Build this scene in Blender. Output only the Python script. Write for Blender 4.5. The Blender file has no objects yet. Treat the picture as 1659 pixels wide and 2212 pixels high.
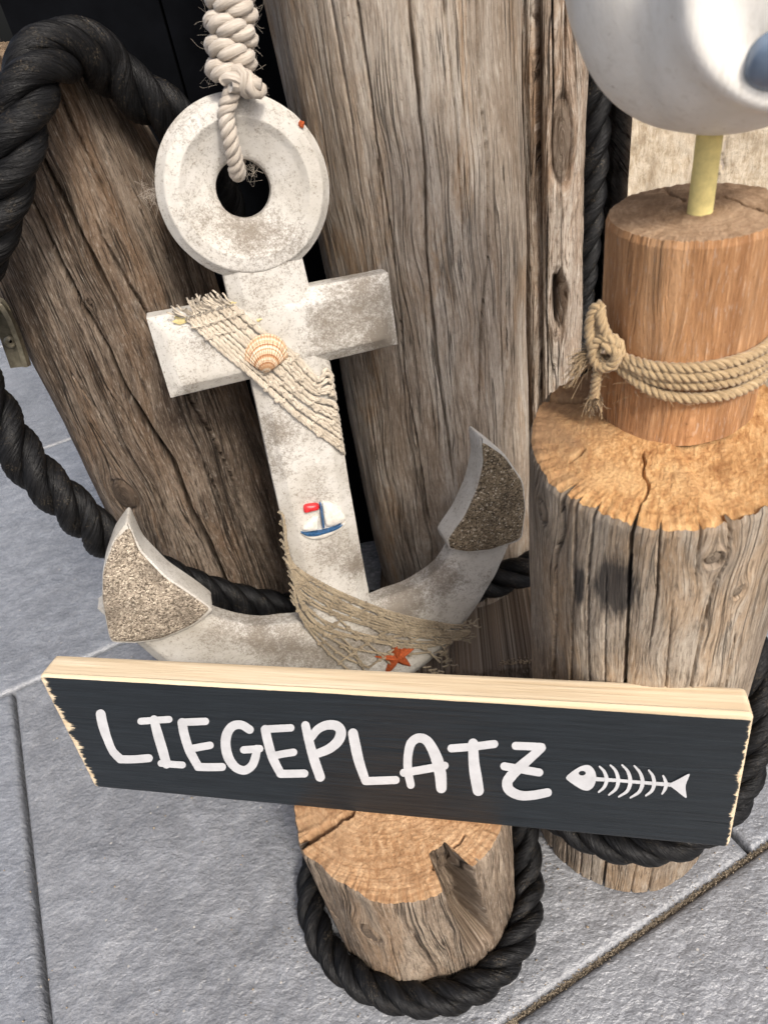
import bpy, math, random
import numpy as np
from mathutils import Matrix, Vector

# ------------------------------------------------------------------ camera
IW, IH, FPX = 1659.0, 2212.0, 1560.0
CC = np.array([829.5, 1106.0])
NADIR = np.array([1186.0, 3000.0])
CAM = np.array([0.0, 0.0, 0.8])
_d = np.array([NADIR[0]-CC[0], NADIR[1]-CC[1], FPX]); _d /= np.linalg.norm(_d)
_up = -_d
_fw = np.array([0, 0, 1.0])
_Y = _fw-_up*(_fw@_up); _Y /= np.linalg.norm(_Y)
_X = np.cross(_Y, _up)
RC = np.stack([_X, _Y, _up])

scene = bpy.context.scene
cam_d = bpy.data.cameras.new('camera')
cam = bpy.data.objects.new('camera', cam_d)
scene.collection.objects.link(cam)
_M = np.eye(4)
_M[:3, 0] = RC@[1, 0, 0]; _M[:3, 1] = -(RC@[0, 1, 0]); _M[:3, 2] = -(RC@[0, 0, 1]); _M[:3, 3] = CAM
cam.matrix_world = Matrix(_M.tolist())
cam_d.sensor_fit = 'VERTICAL'; cam_d.sensor_height = 24.0; cam_d.sensor_width = 18.0
cam_d.lens = 24.0*FPX/IH
cam_d.clip_start = 0.01; cam_d.clip_end = 200
cam_d.dof.use_dof = True; cam_d.dof.focus_distance = 0.66; cam_d.dof.aperture_fstop = 6.0
scene.camera = cam

# ------------------------------------------------------------------ light
SUN = np.array([0.30, -0.66, 0.76]); SUN /= np.linalg.norm(SUN)
world = bpy.data.worlds.new('World'); scene.world = world; world.use_nodes = True
wn = world.node_tree; wn.nodes.clear()
_o = wn.nodes.new('ShaderNodeOutputWorld'); _b = wn.nodes.new('ShaderNodeBackground'); _s = wn.nodes.new('ShaderNodeTexSky')
_s.sky_type = 'NISHITA'; _s.sun_disc = False
_s.sun_elevation = math.asin(SUN[2]); _s.sun_rotation = math.atan2(SUN[0], SUN[1])
_s.air_density = 0.8; _s.dust_density = 6.0; _s.ozone_density = 1.0
_b.inputs['Strength'].default_value = 0.15
_hs = wn.nodes.new('ShaderNodeHueSaturation'); _hs.inputs['Saturation'].default_value = 0.7
wn.links.new(_s.outputs[0], _hs.inputs['Color']); wn.links.new(_hs.outputs[0], _b.inputs[0]); wn.links.new(_b.outputs[0], _o.inputs[0])
sun_d = bpy.data.lights.new('sun', 'SUN'); sun = bpy.data.objects.new('sun', sun_d)
scene.collection.objects.link(sun)
sun_d.energy = 1.9; sun_d.angle = math.radians(8.0); sun_d.color = (1.0, 0.94, 0.84)
sun.rotation_euler = Vector((-SUN).tolist()).to_track_quat('-Z', 'Y').to_euler()
vs = scene.view_settings
vs.view_transform = 'Standard'; vs.look = 'None'; vs.exposure = 0.38; vs.gamma = 1.0; vs.use_curve_mapping = False
scene.cycles.max_bounces = 6; scene.cycles.use_adaptive_sampling = False; scene.cycles.caustics_reflective = False; scene.cycles.caustics_refractive = False
scene.cycles.use_denoising = True; scene.cycles.denoiser = 'OPENIMAGEDENOISE'; scene.cycles.denoising_input_passes = 'RGB_ALBEDO_NORMAL'; scene.cycles.denoising_prefilter = 'ACCURATE'

# ------------------------------------------------------------------ picture geometry helpers
def ray(p):
    v = np.array([p[0]-CC[0], p[1]-CC[1], FPX]); v /= np.linalg.norm(v)
    return RC@v
def onz(p, z=0.0):
    r = ray(p); return CAM+r*((z-CAM[2])/r[2])
def onplane(p, p0, n):
    r = ray(p); return CAM+r*(((p0-CAM)@n)/(r@n))
def az(a, d, z=0.0):
    a = math.radians(a); return np.array([d*math.sin(a), d*math.cos(a), z])
def atdist(p, d):
    r = ray(p); return CAM+r*(d/math.hypot(r[0], r[1]))

# ------------------------------------------------------------------ noise
def _h(a, b, c):
    a = a.astype(np.int64).astype(np.uint32); b = b.astype(np.int64).astype(np.uint32); c = c.astype(np.int64).astype(np.uint32)
    h = a*np.uint32(374761393)+b*np.uint32(668265263)+c*np.uint32(2147483647+1274126177)
    h = (h ^ (h >> np.uint32(13)))*np.uint32(1274126177)
    h = h ^ (h >> np.uint32(16))
    return (h & np.uint32(0xffff)).astype(np.float64)/65535.0
def vn(x, y, z=0.0):
    x = np.asarray(x, float); y = np.asarray(y, float); z = np.asarray(z, float)
    x, y, z = np.broadcast_arrays(x, y, z)
    i, j, k = np.floor(x), np.floor(y), np.floor(z)
    u, v, w = x-i, y-j, z-k
    u = u*u*u*(u*(u*6-15)+10); v = v*v*v*(v*(v*6-15)+10); w = w*w*w*(w*(w*6-15)+10)
    def L(a, b, t): return a+(b-a)*t
    r = L(L(L(_h(i, j, k), _h(i+1, j, k), u), L(_h(i, j+1, k), _h(i+1, j+1, k), u), v),
          L(L(_h(i, j, k+1), _h(i+1, j, k+1), u), L(_h(i, j+1, k+1), _h(i+1, j+1, k+1), u), v), w)
    return r*2-1
def fbm(x, y, z=0.0, o=4):
    s = 0; a = 1.0; t = 0
    for q in range(o):
        f = 2.03**q
        s = s+a*vn(np.asarray(x)*f+17.3*q, np.asarray(y)*f+5.1*q, np.asarray(z)*f+3.7*q); t += a; a *= .5
    return s/t

# ------------------------------------------------------------------ mesh helpers
COL = scene.collection
def tag(o, label=None, cat=None, group=None, kind=None):
    if label: o['label'] = label
    if cat: o['category'] = cat
    if group: o['group'] = group
    if kind: o['kind'] = kind
    return o
def empty(name, loc, label=None, cat=None, group=None):
    e = bpy.data.objects.new(name, None); COL.objects.link(e); e.location = Vector([float(v) for v in loc])
    e.empty_display_size = .02
    return tag(e, label, cat, group)
def link(name, me, mat, parent=None):
    o = bpy.data.objects.new(name, me); COL.objects.link(o)
    if mat is not None: me.materials.append(mat)
    if parent is not None:
        o.parent = parent
        # geometry is given in world space; undo the parent's place
        m = Matrix.Identity(4); p = parent; chain = []
        while p is not None: chain.append(p); p = p.parent
        for p in reversed(chain): m = m @ (p.matrix_parent_inverse @ p.matrix_basis)
        o.matrix_parent_inverse = m.inverted()
    return o
def mesh(name, V, F, mat=None, parent=None, attrs=None, smooth=True):
    me = bpy.data.meshes.new(name)
    V = np.asarray(V, float).reshape(-1, 3)
    if isinstance(F, np.ndarray) and F.ndim == 2:
        nf, k = F.shape
        me.vertices.add(len(V)); me.vertices.foreach_set('co', V.astype(np.float32).ravel())
        me.loops.add(nf*k); me.loops.foreach_set('vertex_index', F.astype(np.int32).ravel())
        me.polygons.add(nf); me.polygons.foreach_set('loop_start', np.arange(0, nf*k, k, dtype=np.int32))
        me.polygons.foreach_set('loop_total', np.full(nf, k, np.int32))
        me.update(calc_edges=True)
    else:
        me.from_pydata([tuple(map(float, v)) for v in V], [], [tuple(map(int, f)) for f in F]); me.update()
    if smooth: me.polygons.foreach_set('use_smooth', np.ones(len(me.polygons), bool))
    for k, a in (attrs or {}).items():
        a = np.asarray(a, np.float32)
        if a.ndim == 1:
            at = me.attributes.new(k, 'FLOAT', 'POINT'); at.data.foreach_set('value', a)
        else:
            at = me.attributes.new(k, 'FLOAT_VECTOR', 'POINT'); at.data.foreach_set('vector', a.ravel())
    me.validate()
    return link(name, me, mat, parent)
def gridfaces(nu, nv, cu=False, cv=False, off=0):
    iu = np.arange(nu if cu else nu-1); iv = np.arange(nv if cv else nv-1)
    a, b = np.meshgrid(iu, iv, indexing='ij'); a2 = (a+1) % nu; b2 = (b+1) % nv
    return np.stack([a*nv+b, a2*nv+b, a2*nv+b2, a*nv+b2], -1).reshape(-1, 4)+off
class MB:
    """collects quads/tris of several shapes into one mesh"""
    def __init__(s): s.V = []; s.F = []; s.A = []; s.n = 0
    def add(s, V, F, A=None):
        V = np.asarray(V, float).reshape(-1, 3); s.V.append(V)
        s.F += [tuple(int(i)+s.n for i in f) for f in F]
        s.A.append(np.zeros((len(V), 3)) if A is None else np.asarray(A, float).reshape(-1, 3)); s.n += len(V)
    def build(s, name, mat, parent=None, smooth=True, attr='g'):
        F = s.F
        if len({len(f) for f in F}) == 1: F = np.array(F)
        return mesh(name, np.concatenate(s.V), F, mat, parent, {attr: np.concatenate(s.A)}, smooth)
def spline(pts, step=.004):
    P = np.asarray(pts, float)
    Q = np.vstack([2*P[0]-P[1], P, 2*P[-1]-P[-2]])
    out = []
    for i in range(1, len(Q)-2):
        p0, p1, p2, p3 = Q[i-1], Q[i], Q[i+1], Q[i+2]
        n = max(4, int(np.linalg.norm(p2-p1)/step))
        for t in np.linspace(0, 1, n, endpoint=False):
            out.append(.5*((2*p1)+(-p0+p2)*t+(2*p0-5*p1+4*p2-p3)*t*t+(-p0+3*p1-3*p2+p3)*t**3))
    out.append(P[-1]); out = np.array(out)
    s = np.r_[0, np.cumsum(np.linalg.norm(np.diff(out, axis=0), axis=1))]
    m = max(3, int(s[-1]/step)); t = np.linspace(0, s[-1], m)
    return np.stack([np.interp(t, s, out[:, k]) for k in range(3)], 1)
def frames(P):
    T = np.gradient(P, axis=0); T /= np.linalg.norm(T, axis=1)[:, None]
    a = np.array([0, 0, 1.0]) if abs(T[0][2]) < .9 else np.array([1.0, 0, 0])
    n = np.cross(T[0], a); n /= np.linalg.norm(n); N = [n]
    for i in range(1, len(P)):
        n = n-T[i]*(n@T[i]); n /= np.linalg.norm(n); N.append(n)
    N = np.array(N); return T, N, np.cross(T, N)
def tube(P, r, k=10, caps=True, yarn=0, yamp=0, ylay=0.02):
    """tube with seam; returns V, F, A (A = around, along, 0 in metres)"""
    P = np.asarray(P, float); T, N, B = frames(P); n = len(P)
    r = np.broadcast_to(np.asarray(r, float), (n,))
    s = np.r_[0, np.cumsum(np.linalg.norm(np.diff(P, axis=0), axis=1))]
    th = np.linspace(0, 2*np.pi, k+1)
    rr = r[:, None]*np.ones(k+1)
    if yarn: rr = rr+yamp*np.abs(np.cos(.5*yarn*(th[None, :]-2*np.pi*s[:, None]/ylay)))
    V = P[:, None]+rr[..., None]*(np.cos(th)[None, :, None]*N[:, None]+np.sin(th)[None, :, None]*B[:, None])
    A = np.stack([np.broadcast_to(th, rr.shape)*r.mean(), np.broadcast_to(s[:, None], rr.shape), rr*0], -1)
    F = [tuple(f) for f in gridfaces(n, k+1)]
    V = V.reshape(-1, 3); A = A.reshape(-1, 3)
    if caps:
        V = np.vstack([V, P[0]-T[0]*r[0]*.3, P[-1]+T[-1]*r[-1]*.3]); A = np.vstack([A, A[0], A[-1]])
        c0, c1 = n*(k+1), n*(k+1)+1
        F = [tuple(f) for f in F]
        for j in range(k):
            F.append((c0, j+1, j)); F.append((c1, (n-1)*(k+1)+j, (n-1)*(k+1)+j+1))
    return V, F, A
def twisted(path, R, lay, step=.003, strands=3, phase=0.0, k=14, hand=1, yarn=8, yamp=.0006):
    """list of (V,F,A), one for each helical strand of a laid rope"""
    P = spline(path, step); T, N, B = frames(P)
    s = np.r_[0, np.cumsum(np.linalg.norm(np.diff(P, axis=0), axis=1))]
    out = []
    ro = R*.55 if strands == 3 else R*.5; rs = R*.47
    for q in range(strands):
        ph = hand*2*np.pi*s/lay+2*np.pi*q/strands+phase
        C = P+ro*(np.cos(ph)[:, None]*N+np.sin(ph)[:, None]*B)
        out.append(tube(C, rs, k, True, yarn, yamp, -hand*lay*.55))
    return out
def rounded_prism(poly, z0, z1, bev, n=None):
    """2-D polygon (ccw) extruded along w with a bevel on the z1 side; returns V(list of uvw), F"""
    P = np.asarray(poly, float); m = len(P)
    def inset(P, d):
        e = np.roll(P, -1, 0)-P; e /= np.linalg.norm(e, axis=1)[:, None]
        nrm = np.stack([-e[:, 1], e[:, 0]], 1); np_ = np.roll(nrm, 1, 0)
        b = nrm+np_; b /= np.maximum((b*nrm).sum(1)[:, None], .3)
        return P+b*d
    rings = []
    for d, z in [(0, z0), (0, z1-bev), (bev*.3, z1-bev*.3), (bev, z1)]:
        Q = inset(P, d) if d else P
        rings.append(np.c_[Q, np.full(m, z)])
    V = np.vstack(rings); F = []
    for r in range(3):
        for j in range(m):
            j2 = (j+1) % m
            F.append((r*m+j, r*m+j2, (r+1)*m+j2, (r+1)*m+j))
    F.append(tuple(range(3*m, 4*m))); F.append(tuple(range(m-1, -1, -1)))
    return V, F

# ------------------------------------------------------------------ materials
class NT:
    def __init__(s, name):
        s.m = bpy.data.materials.new(name); s.m.use_nodes = True; s.t = s.m.node_tree; s.t.nodes.clear()
        s.out = s.t.nodes.new('ShaderNodeOutputMaterial'); s.p = s.t.nodes.new('ShaderNodeBsdfPrincipled')
        s.t.links.new(s.p.outputs[0], s.out.inputs[0])
    def put(s, sock, v):
        if isinstance(v, bpy.types.NodeSocket): s.t.links.new(v, sock)
        elif isinstance(v, (tuple, list)):
            v = list(v)
            if sock.type == 'RGBA' and len(v) == 3: v.append(1.0)
            sock.default_value = v
        else: sock.default_value = v
    def n(s, ty, outs=0, props=None, **kw):
        nd = s.t.nodes.new(ty)
        for k, v in (props or {}).items(): setattr(nd, k, v)
        for k, v in kw.items(): s.put(nd.inputs[int(k[1:])] if k[0] == 'i' and k[1:].isdigit() else nd.inputs[k], v)
        return nd.outputs[outs]
    def attr(s, a, o='Vector'): return s.n('ShaderNodeAttribute', o, {'attribute_name': a})
    def obj(s): return s.n('ShaderNodeTexCoord', 'Object')
    def math(s, op, a, b=0.0, c=0.0, clamp=False): return s.n('ShaderNodeMath', 0, {'operation': op, 'use_clamp': clamp}, i0=a, i1=b, i2=c)
    def map(s, v, sc=(1, 1, 1), loc=(0, 0, 0), rot=(0, 0, 0)): return s.n('ShaderNodeMapping', 0, None, Vector=v, Scale=sc, Location=loc, Rotation=rot)
    def noise(s, v, scale, det=4.0, rough=.55, dist=0.0): return s.n('ShaderNodeTexNoise', 'Fac', None, Vector=v, Scale=scale, Detail=det, Roughness=rough, Distortion=dist)
    def ramp(s, f, stops, interp='LINEAR'):
        nd = s.t.nodes.new('ShaderNodeValToRGB'); cr = nd.color_ramp; cr.interpolation = interp
        while len(cr.elements) < len(stops): cr.elements.new(.5)
        for e, (p, c) in zip(cr.elements, stops):
            e.position = p; e.color = (c, c, c, 1) if isinstance(c, (int, float)) else (*c, 1)
        s.put(nd.inputs[0], f); return nd.outputs[0]
    def mix(s, f, a, b, mode='MIX'):
        nd = s.t.nodes.new('ShaderNodeMix'); nd.data_type = 'RGBA'; nd.blend_type = mode
        s.put(nd.inputs[0], f); s.put(nd.inputs[6], a); s.put(nd.inputs[7], b); return nd.outputs[2]
    def sep(s, v, i): return s.n('ShaderNodeSeparateXYZ', i, None, Vector=v)
    def bump(s, h, dist, strength=1.0, nrm=None):
        kw = dict(Height=h, Distance=dist, Strength=strength)
        if nrm is not None: kw['Normal'] = nrm
        return s.n('ShaderNodeBump', 0, None, **kw)
    def done(s, col=None, rough=.8, normal=None, spec=.3, metal=0.0, **kw):
        if col is not None: s.put(s.p.inputs['Base Color'], col)
        s.put(s.p.inputs['Roughness'], rough); s.put(s.p.inputs['Specular IOR Level'], spec); s.put(s.p.inputs['Metallic'], metal)
        if normal is not None: s.put(s.p.inputs['Normal'], normal)
        for k, v in kw.items(): s.put(s.p.inputs[k], v)
        return s.m

def wood_side(name, light, mid, dark, warm, warm_amt=.35, seed=0.0, contrast=1.0, stain=None, streak=1.0, hair=1.0, knotdark=.5):
    t = NT(name); g = t.attr('g')
    wig = t.noise(t.map(g, (1, .35, 0), (3, 0, seed)), 26, 3)
    grain = t.noise(t.map(g, (1, .05, 0), (1.7, 0, seed)), 150*streak, 6, .66, .3)
    fine = t.noise(t.map(g, (1, .07, 0), (0, 0, seed)), 430*streak, 4, .68, .15)
    fib = t.noise(t.map(g, (1, .16, 0), (4.4, 0, seed+11)), 560, 3, .7)
    spk = t.noise(t.map(g, (1, .6, 0), (6.6, 0, seed+15)), 330, 4, .75)
    broad = t.noise(t.map(g, (1, .14, 0), (5.1, 0, seed+2)), 34, 5, .62, .6)
    patch = t.noise(t.map(g, (1, .26, 0), (9.1, 0, seed+4)), 16, 6, .68, 1.0)
    tone = t.noise(t.map(g, (1, .22, 0), (12.3, 0, seed+13)), 9, 5, .62, .8)
    c = t.ramp(grain, [(.30, dark), (.45, mid), (.58, mid), (.72, light)])
    c = t.mix(t.ramp(broad, [(.44, 0.0), (.57, .75)]), c, light)
    c = t.mix(t.math('MULTIPLY', t.ramp(patch, [(.50, 0.0), (.60, 1.0)]), warm_amt), c, warm)
    c = t.mix(t.ramp(patch, [(.34, .75), (.46, 0.0)]), c, dark)
    c = t.mix(t.ramp(tone, [(.40, .55), (.56, 0.0)]), c, tuple(v*.85 for v in dark))
    c = t.mix(t.ramp(fine, [(.36, .85*contrast), (.47, 0.0)]), c, tuple(v*.38 for v in dark))
    c = t.mix(t.ramp(fine, [(.54, 0.0), (.68, .5)]), c, tuple(min(1, v*1.3) for v in light))
    c = t.mix(t.ramp(fib, [(.36, .55*contrast), (.48, 0.0)]), c, tuple(v*.5 for v in dark))
    c = t.mix(t.ramp(fib, [(.56, 0.0), (.70, .30)]), c, (.60, .55, .48))
    c = t.mix(t.ramp(spk, [(.30, .6), (.40, 0.0)]), c, tuple(v*.4 for v in dark))
    # hairline checks that run with the grain
    hls = []
    for sc_, off, wd in ((48, 2.3, .010), (95, 6.1, .013)):
        q = t.noise(t.map(g, (1, .020, 0), (off, 0, seed+7)), sc_, 3, .55, .2)
        hls.append(t.ramp(t.math('ABSOLUTE', t.math('SUBTRACT', q, .5)), [(0.0, 1.0), (wd, 0.0)]))
    hl = t.math('MAXIMUM', hls[0], hls[1])
    hm = t.ramp(t.noise(t.map(g, (1, .2, 0), (7, 0, seed+9)), 22, 2), [(.46, 0.0), (.54, 1.0)])
    hl = t.math('MULTIPLY', hl, hm)
    c = t.mix(t.math('MULTIPLY', hl, .85*hair), c, (.030, .021, .015))
    # knots and painted notch shade: attribute k = (closeness, ring distance)
    k = t.attr('k'); kc = t.sep(k, 0); kd = t.sep(k, 1)
    ring = t.noise(t.n('ShaderNodeCombineXYZ', 0, None, X=kd, Y=t.math('MULTIPLY', t.sep(g, 0), .9), Z=seed), 520, 4, .65, .6)
    kcol = t.ramp(ring, [(.35, tuple(v*knotdark for v in dark)), (.68, tuple(v*knotdark*1.5 for v in mid))])
    c = t.mix(t.math('MULTIPLY', kc, .92), c, kcol)
    if stain is not None:
        st = t.attr('stain', 'Fac')
        sn = t.noise(t.map(g, (1, .12, 0)), 300, 4, .7)
        f = t.math('MULTIPLY', t.ramp(t.math('ADD', st, t.math('MULTIPLY', t.math('SUBTRACT', sn, .5), 1.2)), [(.38, 0.0), (.75, 1.0)]), .88)
        c = t.mix(f, c, stain)
    h = t.math('ADD', t.math('MULTIPLY', grain, 1.0), t.math('ADD', t.math('MULTIPLY', fine, .8), t.math('MULTIPLY', fib, .4)))
    h = t.math('SUBTRACT', h, t.math('MULTIPLY', hl, 1.8*hair))
    h = t.math('ADD', h, t.math('MULTIPLY', wig, .4))
    return t.done(c, .86, t.bump(h, .0018, 1.0), .22)

def wood_end(name, a, b, c_, ringscale=160., rings=.5, seed=0.0, fuzz=1.0, browning=0.0):
    """sawn end grain: fibres torn by a saw; attribute g = (x, y, rho) about the pith"""
    t = NT(name); g = t.attr('g')
    warp = t.noise(g, 22, 3)
    rho = t.math('ADD', t.sep(g, 2), t.math('MULTIPLY', warp, .012))
    rn = t.n('ShaderNodeTexNoise', 'Fac', {'noise_dimensions': '1D'}, W=t.math('ADD', rho, seed), Scale=ringscale*2.2, Detail=2.0)
    fz = t.noise(t.map(g, (1, 1, .001), (0, 0, seed)), 480, 4, .75)
    arc = t.map(g, (1, .16, .001), (4, 0, seed), (0, 0, .75))
    fs = t.noise(arc, 330, 5, .74, .3)
    md = t.noise(t.map(g, (1, .55, .001), (6, 1, seed), (0, 0, .75)), 150, 5, .68, .4)
    pt = t.noise(t.map(g, (1, 1, .001), (8, 0, seed)), 24, 4, .6)
    col = t.ramp(md, [(.30, c_), (.5, b), (.70, a)])
    col = t.mix(t.ramp(fs, [(.34, .55), (.50, 0.0)]), col, c_)
    col = t.mix(t.ramp(fs, [(.54, 0.0), (.72, .6)]), col, a)
    col = t.mix(t.ramp(pt, [(.46, .0), (.66, .5)]), col, a)
    col = t.mix(t.ramp(t.noise(t.map(g, (1, 1, .001), (2, 3, seed)), 17, 5, .65, .5), [(.36, .7), (.50, 0.0)]), col, tuple(v*.7 for v in c_))
    col = t.mix(t.ramp(fz, [(.30, .6), (.44, 0.0)]), col, tuple(v*.42 for v in c_))
    col = t.mix(t.math('MULTIPLY', t.ramp(rn, [(.38, 1.0), (.56, 0.0)]), rings), col, c_)
    if browning:  # browner towards the left and rear, broken up by noise
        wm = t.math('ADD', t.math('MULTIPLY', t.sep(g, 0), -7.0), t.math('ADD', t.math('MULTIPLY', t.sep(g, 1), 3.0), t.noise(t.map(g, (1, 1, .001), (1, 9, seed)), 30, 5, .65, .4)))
        col = t.mix(t.math('MULTIPLY', t.ramp(wm, [(.55, 0.0), (1.0, 1.0)]), browning), col, (.20, .125, .075))
    h = t.math('ADD', t.math('MULTIPLY', fz, .8), t.math('ADD', t.math('MULTIPLY', fs, 1.0), t.math('ADD', t.math('MULTIPLY', md, .9), t.math('MULTIPLY', rn, rings))))
    return t.done(col, .92, t.bump(h, .0013*min(1, fuzz), 1.0), .12)

def rope_black():
    t = NT('rope_black_fibre'); g = t.attr('g')
    sk = t.map(g, (1, 1, 1), (0, 0, 0), (0, 0, .55))
    y = t.noise(t.map(sk, (1, .07, 1)), 420, 4, .7)
    y2 = t.noise(t.map(sk, (1, .12, 1), (3, 0, 0)), 300, 2)
    d = t.noise(t.map(t.obj(), (1, 1, 1)), 60, 5, .7)
    d2 = t.noise(t.obj(), 700, 2, .6)
    c = t.ramp(y, [(.38, (.0012, .0012, .0014)), (.68, (.013, .0132, .0145))])
    dust = t.math('MULTIPLY', t.ramp(d, [(.50, 0.0), (.70, 1.0)]), t.ramp(d2, [(.52, 0.0), (.68, 1.0)]))
    c = t.mix(t.math('MULTIPLY', dust, .45), c, (.20, .16, .11))
    h = t.math('ADD', y, t.math('MULTIPLY', y2, .7))
    return t.done(c, t.ramp(y, [(.3, .55), (.7, .36)]), t.bump(h, .0020, 1.0), .20)

def cord_mat(name, a, b, dirt=(.3, .26, .2), dirt_amt=.3, sc=1400):
    sc *= .5
    t = NT(name); g = t.attr('g')
    y = t.noise(t.map(g, (1, .10, 1), (0, 0, 0), (0, 0, .5)), sc, 3, .6)
    d = t.noise(t.obj(), 45, 4, .6)
    c = t.mix(t.ramp(y, [(.32, 0.0), (.66, 1.0)]), b, a)
    c = t.mix(t.math('MULTIPLY', t.ramp(d, [(.42, 0.0), (.68, 1.0)]), dirt_amt), c, dirt)
    return t.done(c, .95, t.bump(y, .0007, .9), .1, 0.0, **{'Sheen Weight': .25})

def anchor_white():
    t = NT('anchor_weathered_white'); o = t.obj()
    big = t.noise(o, 13, 4, .6, .4); mid = t.noise(t.map(o, (1, 1, 1), (3, 1, 7)), 60, 5, .68, .5)
    fine = t.noise(o, 230, 5, .8); vf = t.noise(t.map(o, (1, 1, 1), (1, 5, 2)), 620, 3, .75)
    c = t.ramp(big, [(.32, (.43, .40, .35)), (.52, (.55, .525, .48)), (.7, (.64, .62, .585))])
    c = t.mix(t.ramp(mid, [(.44, 0.0), (.70, .40)]), c, (.46, .42, .36))
    gr = t.attr('grime', 'Fac')
    # mildew: speckles whose density follows the stained places
    sp = t.math('ADD', t.math('MULTIPLY', gr, .19), t.math('ADD', t.math('MULTIPLY', mid, .24), t.math('ADD', t.math('MULTIPLY', fine, .46), t.math('MULTIPLY', vf, .42))))
    c = t.mix(t.ramp(sp, [(.575, 0.0), (.665, .50), (.76, .85)]), c, (.135, .11, .085))
    c = t.mix(t.math('MULTIPLY', t.ramp(gr, [(.2, 0.0), (1.0, .22)]), t.ramp(mid, [(.35, .2), (.6, 1.0)])), c, (.30, .255, .20))
    s2 = t.ramp(t.math('ADD', t.math('MULTIPLY', fine, .6), t.math('MULTIPLY', vf, .4)), [(.56, 0.0), (.66, .45)])
    c = t.mix(s2, c, (.30, .25, .19))
    h = t.math('ADD', t.math('MULTIPLY', fine, .5), t.math('ADD', t.math('MULTIPLY', mid, .7), t.math('MULTIPLY', vf, .25)))
    return t.done(c, .74, t.bump(h, .0009, .8), .22)

def sand_mat(name, a, b, d):
    t = NT(name); o = t.obj()
    vor = t.n('ShaderNodeTexVoronoi', 'Color', None, Vector=o, Scale=680.0)
    vd = t.n('ShaderNodeTexVoronoi', 'Distance', None, Vector=o, Scale=680.0)
    p = t.noise(o, 30, 4, .6)
    c = t.ramp(t.sep(vor, 0), [(.0, d), (.25, b), (.6, a), (.9, tuple(min(1, v*1.35) for v in a)), (1.0, (.7, .62, .5))])
    c = t.mix(t.ramp(p, [(.50, 0.0), (.72, .7)]), c, d)
    return t.done(c, .9, t.bump(t.math('SUBTRACT', 1.0, vd), .0010, 1.0), .3)

def slate(name, tint, seed):
    t = NT(name); o = t.n('ShaderNodeTexCoord', 'Object'); o = t.map(o, (1, 1, 1), (seed, seed*.7, 0))
    a = t.noise(t.map(o, (1, 1.5, 1), (0, 0, 0), (0, 0, .5)), 30, 7, .62, .25)
    b = t.noise(t.map(o, (1, 1.5, 1), (0, 0, 0), (0, 0, .3)), 105, 4, .62, .15)
    f = t.noise(o, 430, 4, .78)
    big = t.noise(o, 4.5, 3, .6)
    c = t.ramp(a, [(.32, tuple(v*.72 for v in tint)), (.68, tuple(v*1.25 for v in tint))])
    c = t.mix(t.ramp(f, [(.36, .6), (.48, 0.0)]), c, tuple(v*.42 for v in tint))
    c = t.mix(t.ramp(b, [(.36, .5), (.5, 0.0)]), c, tuple(v*.6 for v in tint))
    c = t.mix(t.ramp(f, [(.58, 0.0), (.70, .6)]), c, tuple(min(1, v*2.2) for v in tint))
    c = t.mix(t.ramp(t.noise(o, 11, 5, .65, .5), [(.40, .45), (.52, 0.0)]), c, tuple(v*.62 for v in tint))
    c = t.mix(t.ramp(big, [(.38, 0.0), (.7, .35)]), c, tuple(v*1.35 for v in tint))
    sp = t.n('ShaderNodeTexVoronoi', 'Distance', None, Vector=o, Scale=38.0, Randomness=1.0)
    c = t.mix(t.ramp(sp, [(.035, .8), (.06, 0.0)]), c, (.50, .47, .42))
    pit = t.n('ShaderNodeTexVoronoi', 'Distance', None, Vector=t.map(o, (1, 1.4, 1), (0, 0, 0), (0, 0, .4)), Scale=190.0)
    h = t.math('ADD', t.math('MULTIPLY', a, .70), t.math('ADD', t.math('MULTIPLY', b, .80), t.math('ADD', t.math('MULTIPLY', f, .10), t.math('MULTIPLY', pit, .12))))
    return t.done(c, t.ramp(b, [(.3, .17), (.7, .33)]), t.bump(h, .0032, 1.0), .75)

def plain(name, c, rough=.6, var=.25, sc=120, bd=.0004, spec=.4, metal=0.0):
    t = NT(name); o = t.obj(); p = t.noise(o, sc, 4, .6)
    col = t.ramp(p, [(.3, tuple(v*(1-var) for v in c)), (.7, tuple(min(1, v*(1+var)) for v in c))])
    return t.done(col, rough, t.bump(p, bd, .7), spec, metal)

M = {}
M['left'] = wood_side('weathered_log_brown', (.235, .187, .145), (.140, .103, .075), (.055, .038, .027), (.185, .108, .058), .45, 1.3)
M['central'] = wood_side('weathered_post_greybrown', (.50, .45, .39), (.385, .32, .255), (.235, .178, .13), (.31, .195, .105), .75, 5.2, contrast=.6, hair=.7)
M['thin'] = wood_side('weathered_split_post', (.60, .545, .475), (.40, .32, .25), (.17, .11, .07), (.36, .21, .11), .5, 8.1, knotdark=.35)
M['big'] = wood_side('weathered_post_silver', (.42, .36, .29), (.30, .24, .18), (.175, .132, .096), (.36, .225, .115), .5, 11.7, contrast=.7, hair=.6, stain=(.022, .021, .022))
M['stump'] = wood_side('weathered_stump', (.36, .29, .22), (.23, .17, .12), (.11, .078, .055), (.32, .20, .11), .4, 15.2, contrast=.75)
M['farpost'] = wood_side('far_post_wood', (.30, .24, .18), (.2, .15, .11), (.10, .07, .05), (.25, .16, .09), .3, 19.)
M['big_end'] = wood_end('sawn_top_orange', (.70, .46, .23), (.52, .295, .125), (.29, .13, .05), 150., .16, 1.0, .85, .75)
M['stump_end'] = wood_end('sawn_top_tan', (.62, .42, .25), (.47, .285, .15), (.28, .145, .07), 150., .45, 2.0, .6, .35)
M['left_end'] = wood_end('sawn_top_grey', (.3, .22, .15), (.2, .14, .09), (.1, .07, .045), 190., .4, 3.0, .8)
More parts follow.
